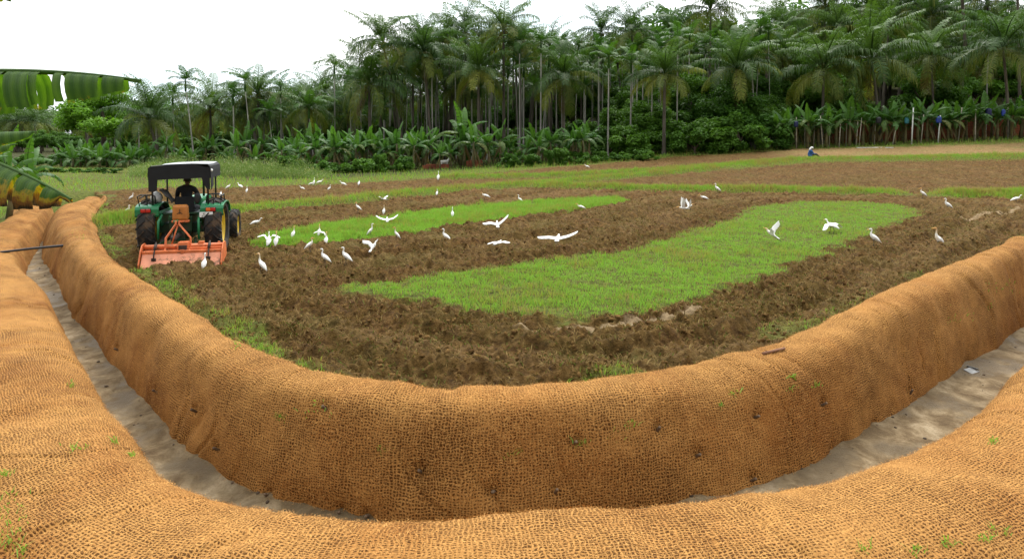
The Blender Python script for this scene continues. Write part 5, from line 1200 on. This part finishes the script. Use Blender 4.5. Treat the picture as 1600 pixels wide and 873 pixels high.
for sg in (-1, 1):
    x_ = sg * .875; P = [(.24, .50), (.12, .56), (-.10, .55), (-.24, .42), (-.44, .10), (-.40, -.05), (.20, -.05), (.28, .2)]; V = [(x_ - .012, a, b) for a, b in P] + [(x_ + .012, a, b) for a, b in P]; n_ = len(P)
    MB().add(V, [tuple(range(n_)), tuple(range(2 * n_ - 1, n_ - 1, -1))] + [(i, n_ + i, n_ + (i + 1) % n_, (i + 1) % n_) for i in range(n_)]).build('side_plate', ORANGE, rt, False, .005)
    mb = MB(); hx = sg * .27 - .12
    mb.tube([(sg * .035 - .15, .10, 1.12), (sg * .035 - .15, .08, 1.03), (hx, .0, .68), (hx, -.06, .42), (hx, -.20, .36)], [.026, .028, .028, .028, .028], 4).build('hitch_bar', ORANGE, rt, False, .004)
    MB().tube([(sg * .58, -.05, .60), (sg * .58, -.26, .36), (sg * .58, -.34, .18)], [.016, .016, .016], 7).tube([(sg * .58, -.10, .55), (sg * .58, -.20, .44)], .034, 9).build('spring_rod', IRON, rt, True)
    MB().box((sg * .58, -.315, .20), (.10, .03, .08)).build('shield_bracket', IRON, rt, False, .006)
MB().tube([(-.15, .10, 1.0), (-.3, .06, .44)], .018, 6).tube([(-.20, .09, 1.0), (-.10, .09, 1.0)], .014, 6).build('brace', ORANGE, rt, True)
mb = MB(); mb.box((0, 0, .49), (.26, .24, .20), None, .85); mb.build('gearbox', ORANGE, rt, False, .02); MB().box((0, -.135, .45), (.18, .03, .12)).build('gearbox_plate', IRON, rt, False, .006)
for c_, s_ in (((0, -.235, .37), (.08, .02, .09)), ((.38, .02, .52), (.12, .10, .12)), ((.76, .05, .50), (.05, .06, .12))): MB().box(c_, s_).build('lug', ORANGE, rt, False, .006)
mb = MB(); mb.tube([(-.82, .0, .12), (.82, .0, .12)], .045, 10)
for k_ in range(14):
    for j in range(3): a = k_ * .9 + j * 2.094; x_ = -.78 + k_ * .12; mb.tube([(x_, .04 * math.cos(a), .12 + .04 * math.sin(a)), (x_, .17 * math.cos(a), .12 + .17 * math.sin(a)), (x_ + .05, .22 * math.cos(a + .2), .12 + .22 * math.sin(a + .2))], [.016, .014, .008], 5)
mb.build('rotor', IRON, rt)
# sitting worker on the far ridge
pz = gnd(1264, 249); WK = Matrix.Rotation(R(-8), 4, 'Z')
J = {'pelvis': (0, 0, .12), 'waist': (.02, 0, .28), 'chest': (.08, 0, .46), 'upper': (.12, 0, .56), 'neck': (.16, 0, .63), 'jaw': (.20, 0, .67), 'head': (.195, 0, .735), 'crown': (.185, 0, .79)}
Rr = {'pelvis': (.13, .15), 'waist': (.11, .14), 'chest': (.11, .155), 'upper': (.09, .11), 'neck': .05, 'jaw': .064, 'head': (.09, .078), 'crown': (.07, .06)}
Ed = [('pelvis', 'waist'), ('waist', 'chest'), ('chest', 'upper'), ('upper', 'neck'), ('neck', 'jaw'), ('jaw', 'head'), ('head', 'crown')]
for sg, n_ in ((-1, 'l'), (1, 'r')):
    for k_, p, r_ in (('sh', (.11, sg * .18, .54), .07), ('el', (.24, sg * .23, .34), .046), ('wr', (.42, sg * .12, .30), .03), ('hip', (.06, sg * .10, .12), .095), ('kn', (.42, sg * .14, .34), .066), ('an', (.72, sg * .13, .09), .042), ('ft', (.86, sg * .14, .05), .035)): J[n_ + k_] = p; Rr[n_ + k_] = r_
    Ed += [('upper', n_ + 'sh'), (n_ + 'sh', n_ + 'el'), (n_ + 'el', n_ + 'wr'), ('pelvis', n_ + 'hip'), (n_ + 'hip', n_ + 'kn'), (n_ + 'kn', n_ + 'an'), (n_ + 'an', n_ + 'ft')]
    hand(J, Ed, Rr, n_ + 'wr', (.9, 0, -.2), (0, 1, 0), 1., n_ + 'h')
def pk2(c_): return 0 if (c_.z > .615 or (c_.x > .40 and c_.z > .24 and abs(c_.y) < .13 and c_.z < .33 and c_.x < .60 and c_.z > .29) or c_.x > .70) else (2 if (c_.x > .16 and c_.z < .42 and c_.z < .24 + .28 * c_.x) or c_.z < .16 else 1)
wk = ob('person', skin('body', J, Ed, Rr, 'pelvis', [SKIN, BLUES, TROU], pk2), None, (pz[0], pz[1], pz[2] + .05), (0, 0, R(-8))); tag(wk, 'worker in a blue shirt and white headscarf sitting on the far grassy ridge', 'person')
mb = MB(); mb.ball((.178, 0, .755), (.112, .10, .088), 14, 10); mb.tube([(.10, 0, .74), (.05, .0, .64), (.03, 0, .56)], [.06, .07, .03], 8, flat=1.3); mb.build('headscarf', SCARF, wk, True); face(wk, (.195, 0, .715), (1, 0, -.1), 1., SKIN)

# ------------------------------------------------------------------ egrets
BILL = plain('yellow_bill', (.72, .38, .05), .45, .1, 30); LEG = plain('dark_leg', (.03, .028, .022), .6, .2, 30)
def loft(P, lat, inp, n_=12):
    P = np.asarray(P, float); T = np.gradient(P, axis=0); T /= np.linalg.norm(T, axis=1)[:, None]; N = np.stack([-T[:, 1], T[:, 0]], 1); th = np.arange(n_) * 2 * math.pi / n_; V = []
    for p, nn_, a, b in zip(P, N, lat, inp): V.append(np.c_[p[0] + nn_[0] * b * np.sin(th), a * np.cos(th), p[1] + nn_[1] * b * np.sin(th)])
    m_ = len(P); return np.concatenate(V), [(i * n_ + j, i * n_ + (j + 1) % n_, (i + 1) * n_ + (j + 1) % n_, (i + 1) * n_ + j) for i in range(m_ - 1) for j in range(n_)] + [tuple(range(n_ - 1, -1, -1)), tuple(range((m_ - 1) * n_, m_ * n_))]
POSES = {   # outline from tail to bill base (forward, up), lateral and in-plane radii, index where the neck starts
 'upright': ([(-.20, .115), (-.16, .15), (-.10, .20), (-.03, .255), (.03, .305), (.062, .35), (.062, .40), (.048, .44), (.048, .475), (.068, .497), (.10, .495), (.125, .488)], [.006, .026, .050, .060, .052, .030, .018, .0155, .016, .021, .016, .007], [.008, .032, .058, .068, .058, .034, .020, .017, .018, .023, .018, .007], (.185, .474)),
 'tall': ([(-.17, .08), (-.14, .12), (-.09, .185), (-.03, .25), (.015, .305), (.035, .355), (.036, .41), (.034, .46), (.038, .505), (.060, .528), (.09, .528), (.112, .523)], [.006, .026, .048, .058, .046, .027, .017, .015, .0155, .020, .016, .007], [.008, .030, .055, .064, .050, .030, .018, .016, .017, .022, .017, .007], (.170, .516)),
 'hunch': ([(-.19, .13), (-.15, .16), (-.09, .21), (-.02, .255), (.04, .29), (.07, .32), (.075, .345), (.068, .365), (.072, .385), (.092, .398), (.12, .394), (.142, .386)], [.006, .028, .054, .064, .058, .042, .030, .024, .022, .023, .017, .007], [.008, .034, .060, .070, .062, .045, .032, .026, .024, .025, .019, .007], (.20, .368)),
 'walk': ([(-.25, .17), (-.20, .19), (-.12, .225), (-.03, .25), (.05, .265), (.10, .285), (.135, .32), (.15, .355), (.165, .385), (.19, .398), (.22, .392), (.24, .384)], [.006, .028, .052, .060, .050, .030, .019, .016, .016, .021, .016, .007], [.008, .032, .058, .065, .055, .034, .021, .017, .018, .023, .018, .007], (.295, .362)),
 'feed': ([(-.20, .22), (-.16, .24), (-.09, .265), (-.02, .27), (.05, .255), (.10, .225), (.135, .18), (.155, .14), (.17, .105), (.185, .085), (.20, .06), (.21, .045)], [.006, .028, .052, .060, .050, .030, .019, .016, .016, .021, .016, .007], [.008, .032, .058, .065, .055, .034, .021, .017, .018, .023, .018, .007], (.225, .0)),
 'fly': ([(-.24, .0), (-.18, .0), (-.10, .0), (-.02, .0), (.06, .005), (.10, .012), (.125, .025), (.14, .035), (.155, .04), (.18, .04), (.205, .035), (.225, .03)], [.02, .036, .050, .056, .050, .036, .028, .025, .024, .023, .017, .007], [.006, .022, .045, .052, .048, .036, .029, .026, .025, .025, .019, .007], (.285, .02)),
}
MESHES = {}
def egret_mesh(pose, tint):
    if (pose, tint) in MESHES: return MESHES[(pose, tint)]
    P, la, ip, bill = POSES[pose]; P = np.array(P); s = np.linspace(0, 11, 34); k_ = np.arange(12)
    Ps = catmull(P, 3)[:34]; s = np.linspace(0, 11, len(Ps)); V, Fc = loft(Ps, np.interp(s, k_, la) * 1.0, np.interp(s, k_, ip))
    tt = np.repeat(np.interp(s, [0, 5.2, 7, 8.5, 11], [.02, .05, .5, 1, 1]) * (1 if tint else .03) * (1 if tint < 2 else .75), 12)
    if tint: tt = np.maximum(tt, np.repeat(np.interp(s, [2.5, 3.5, 4.6, 5.2], [0, .2, .3, 0]), 12) * (.25 + .75 * (np.tile(np.sin(np.arange(12) * math.pi / 6), len(s)) < 0)))
    mb = MB(); mb.add(V, Fc); mb.t = list(tt)
    if pose != 'fly':                                # folded wing edges
        for sg in (-1, 1): mb.tube([(P[4][0] - .01, sg * .048, P[4][1]), (P[3][0] - .02, sg * .062, P[3][1] + .005), (P[2][0] - .02, sg * .05, P[2][1] - .01), (P[0][0] - .02, sg * .012, P[0][1] - .012)], [.014, .034, .030, .006], 7, flat=.45)
    else: mb.box((-.27, 0, .0), (.10, .10, .008), None, 1)
    me = mb.mesh('body', EGWM, True, True)
    bm_ = MB().tube([tuple([Ps[-1][0] - .012, 0, Ps[-1][1] + .002]), ((Ps[-1][0] * .6 + bill[0] * .4), 0, (Ps[-1][1] * .6 + bill[1] * .4)), (bill[0], 0, bill[1])], [.0095, .0075, .0015], 7).mesh('bill', BILL, True)
    legs = []
    for sg in (-1, 1):
        m_ = MB()
        if pose == 'fly': m_.tube([(-.08, sg * .02, -.03), (-.22, sg * .018, -.025), (-.36, sg * .016, -.03), (-.42, sg * .016, -.035)], [.011, .006, .0055, .004], 6)
        else:
            st = .06 * sg if pose == 'walk' else .012 * sg
            m_.tube([(-.02, sg * .028, .22), (-.01 + st * .5, sg * .027, .15), (-.028 + st * .8, sg * .026, .10), (st, sg * .026, .0), (st, sg * .026, -.06)], [.018, .0075, .007, .006, .006], 6)
            for a in (-.5, 0, .5, 3.1): m_.tube([(st, sg * .026, .006), (st + .045 * math.cos(a), sg * .026 + .045 * math.sin(a), .002)], [.005, .003], 5)
        legs.append(m_.mesh('leg', LEG, True))
    MESHES[(pose, tint)] = (me, bm_, legs); return MESHES[(pose, tint)]
def wing_mesh(sg, up1, up2, sweep, span=.46):
    """arm and hand of one wing, raised by up1 then up2 (degrees), with feathered trailing edge"""
    n_, m_ = 11, 9; V = []; p = np.array([.035, sg * .035, .02]); q_ = [p.copy()]
    for i in range(n_ - 1):
        t = i / (n_ - 2); a = R(up1 + (up2 - up1) * sm(.25, .6, t)); sw = R((-12 if t < .35 else sweep)); stp = span / (n_ - 1)
        p = p + stp * np.array([-math.sin(sw), sg * math.cos(a) * math.cos(sw), math.sin(a) * math.cos(sw)]); q_.append(p.copy())
    for i, p in enumerate(q_):
        t = i / (n_ - 1); ch = .165 * (1 - .25 * t) * (1 if t < .75 else math.sqrt(max(.02, 1 - ((t - .75) / .25) ** 2))); 
        for k_ in range(m_):
            u = k_ / (m_ - 1); x_ = p[0] - ch * u - (.014 * math.sin(i * 3.0) if k_ == m_ - 1 else 0); th = .013 * math.sqrt(max(0, u)) * (1 - u) * 2.2 * (1 - .6 * t) ; V.append((x_, p[1], p[2] - .03 * u * u + th))
        for k_ in range(m_ - 2, 0, -1):
            u = k_ / (m_ - 1); V.append((p[0] - ch * u, p[1], p[2] - .03 * u * u - .003))
    w_ = 2 * m_ - 2; Fc = [(i * w_ + j, i * w_ + (j + 1) % w_, (i + 1) * w_ + (j + 1) % w_, (i + 1) * w_ + j) for i in range(n_ - 1) for j in range(w_)] + [tuple(range(w_)), tuple(range(n_ * w_ - 1, (n_ - 1) * w_ - 1, -1))]
    mb = MB().add(V, Fc); return mb.mesh('wing', EGWM, True, True)
NOM = {'upright': .50, 'tall': .53, 'hunch': .40, 'walk': .40, 'feed': .28}
def egret(px, py, hpx, pose, face_, tint, label, wings=None, lift=0., pitch=0., group=None):
    g_ = gnd(px, py); d = g_[1]
    if pose == 'fly' or wings:
        p = at(px, py, gnd(px, py + lift)[1]) if lift else np.array([g_[0], g_[1], gz1(g_[0], g_[1])]); s_ = hpx * p[1] / F / .92 if pose == 'fly' else hpx * p[1] / F / .5
    else: p = np.array([g_[0], g_[1], gz1(g_[0], g_[1])]); s_ = hpx * d / F / NOM[pose]
    s_ = min(max(s_, .6), 1.3)
    e = thing('egret', label, 'egret', p, R(face_), group); e.rotation_euler[1] = R(pitch); e.scale = (s_,) * 3
    b, bi, lg = egret_mesh(pose, tint); body = ob('body', b, e); ob('bill', bi, e)
    for l_ in lg: ob('leg', l_, e)
    if wings:
        z_ = 0 if pose == 'fly' else .235
        for sg, (u1, u2, sw) in zip((1, -1), wings): ob('wing', wing_mesh(sg, u1, u2, sw), e, (0, 0, z_))
    return e
# facing: 0 = to the right of the photograph, 90 = away, 180 = to the left, -90 = towards the camera
EG = [
 (401,362,15,'walk',10,0,'white egret stalking to the right at the left end of the narrow grass strip'),
 (421,388,17,'hunch',80,0,'hunched white egret seen from behind, just under the one with both wings raised'),
 (432,395,24,'tall',95,1,'slim egret with an orange neck standing straight below the wing-raising egret'),
 (459,375,20,'tall',80,1,'orange-headed egret alone on the narrow grass strip right of the wing-raising egret'),
 (485,399,20,'upright',20,1,'orange-headed egret facing right at the near edge of the narrow grass strip'),
 (510,386,21,'tall',90,1,'upright orange-headed egret seen from behind, below the one with half-open wings'),
 (507,421,26,'upright',168,0,'large white egret facing left, the left one of a matching pair on the dark soil'),
 (540,420,27,'upright',172,0,'large white egret facing left, the right one of a matching pair on the dark soil'),
 (408,433,31,'tall',170,2,'nearest egret behind the tractor, tall with a rusty orange neck'),
 (320,422,27,'tall',100,0,'slim white egret standing close behind the orange tiller'),
 (559,335,15,'upright',175,1,'buff-headed egret standing on soil beyond the narrow grass strip, under the low ridge'),
 (600,338,14,'tall',95,2,'orange-necked egret partly hidden behind the egret flapping over the grass strip'),
 (580,372,19,'tall',20,0,'thin white egret stretching its neck, just above the landing egret'),
 (619,377,20,'tall',175,1,'orange-necked egret looking left at the tip of the soil right of the landing egret'),
 (696,379,23,'upright',172,0,'white egret with an orange bill standing alone where the narrow strip meets the soil'),
 (707,342,17,'tall',95,0,'slim white egret on the narrow grass strip, seen from behind'),
 (683,309,10,'upright',90,0,'tiny far egret standing on the low ridge below the one near the verge'),
 (685,286,15,'tall',90,0,'far tall white egret in front of the grass verge near the brick piles'),
 (758,314,12,'walk',170,1,'buff-headed egret walking left just under the low ridge'),
 (812,316,14,'upright',165,0,'white egret facing left under the low ridge, above the far end of the grass strip'),
 (907,328,12,'walk',172,1,'crouching buff-headed egret at the far tip of the narrow grass strip'),
 (1099,312,12,'walk',175,1,'buff-headed egret crouching just left of the white one on the long ridge'),
 (1120,303,15,'upright',170,0,'white egret standing against the long ridge, right of the crouching buff-headed one'),
 (1364,391,27,'upright',168,0,'white egret facing left at the near right edge of the large grass patch'),
 (1465,380,33,'tall',172,1,'tallest egret on the right, buff-necked and facing left on bare soil'),
 (1441,312,16,'upright',172,1,'yellow-headed egret at the right end of the long ridge'),
 (1480,328,19,'upright',168,0,'white egret just in front of the yellow-headed one at the ridge end'),
 (1588,317,14,'walk',0,0,'white egret bending to the right at the right edge of the photo'),
 (917,264,7,'walk',170,0,'tiniest far egret alone on the far brown plot beyond the ridges'),
 (375,297,11,'walk',150,0,'far egret with a dark patch of soil under it, first right of the tractor'),
 (386,302,11,'tall',90,0,'far thin egret just right of the first one beside the tractor'),
 (357,300,9,'hunch',30,0,'small hunched egret close to the right side of the tractor rail'),
 (345,309,8,'hunch',90,0,'egret half hidden behind the right mudguard rail'),
 (472,298,8,'walk',165,0,'small buff egret at the left of the far scattered flock'),
 (487,292,8,'walk',10,0,'far egret bending forward beside the taller one in the scattered flock'),
 (491,291,12,'tall',90,0,'tallest egret of the far scattered flock'),
 (500,290,9,'walk',20,0,'egret facing right at the back of the far scattered flock'),
 (515,299,10,'upright',30,0,'nearest egret of the far scattered flock, facing right'),
 (536,294,10,'walk',155,0,'egret leaning left in the right half of the far scattered flock'),
 (561,294,9,'hunch',90,0,'plump hunched egret at the right end of the far scattered flock'),
 (206,313,10,'upright',20,0,'far egret left of the tractor near the grass, the farther of two'),
 (200,337,11,'upright',30,0,'egret left of the tractor on the dull soil, the nearer of two'),
]
for px, py, h_, po, fa, ti, lab in EG: egret(px, py, h_, po, fa + rng.normal(0, 4), ti, lab)
egret(420, 386, 22, 'upright', 95, 0, 'white egret raising both wings on the narrow grass strip beside the tractor', [(58, -18, 5), (58, -25, 5)])
egret(499, 372, 17, 'tall', 90, 1, 'orange-headed egret with drooping half-open wings on the narrow grass strip', [(-15, -65, 25), (-15, -65, 25)])
egret(605, 343, 36, 'fly', 100, 0, 'white egret flapping with wings in a shallow V over the narrow grass strip', [(8, 32, 10), (8, 38, 10)], 8, -8)
egret(584, 384, 30, 'fly', 65, 0, 'white egret landing with wings high just below the narrow grass strip', [(45, 12, 10), (60, 40, 10)], 16, -35)
egret(599, 311, 9, 'fly', 150, 0, 'tiny grey-looking egret flying low over the ridge', [(30, 20, 10), (30, 20, 10)], 4)
egret(777, 350, 44, 'fly', 95, 0, 'white egret flying with one wing swept up, above two other flying ones', [(12, -8, 8), (35, 48, 8)], 14, -12)
egret(779, 379, 36, 'fly', 60, 0, 'white egret gliding low over the soil with its wings held down', [(-4, -18, 12), (14, -4, 12)], 22, -4)
egret(872, 372, 62, 'fly', 80, 0, 'widest spread egret, gliding over the dark soil between the two grass areas', [(2, -3, 6), (12, 26, 6)], 22, -4)
egret(1066, 325, 34, 'fly', 188, 1, 'orange-headed egret flying left with both wings straight up, at the top of the field', [(70, 78, 4), (82, 86, 4)], 10, -4)
egret(1078, 322, 26, 'fly', 20, 1, 'buff egret flying right, partly behind the one with wings straight up', [(60, 70, 4), (60, 70, 4)], 10, -20)
egret(1204, 364, 46, 'fly', 150, 2, 'orange-faced egret taking off from the large grass patch with wings high and legs hanging', [(38, 20, 8), (62, 68, 8)], 18, -32)
egret(1299, 366, 26, 'walk', 120, 0, 'white egret mantling its wide wings on the large grass patch', [(10, -38, 16), (14, -34, 16)])
print('objects', len(bpy.data.objects))
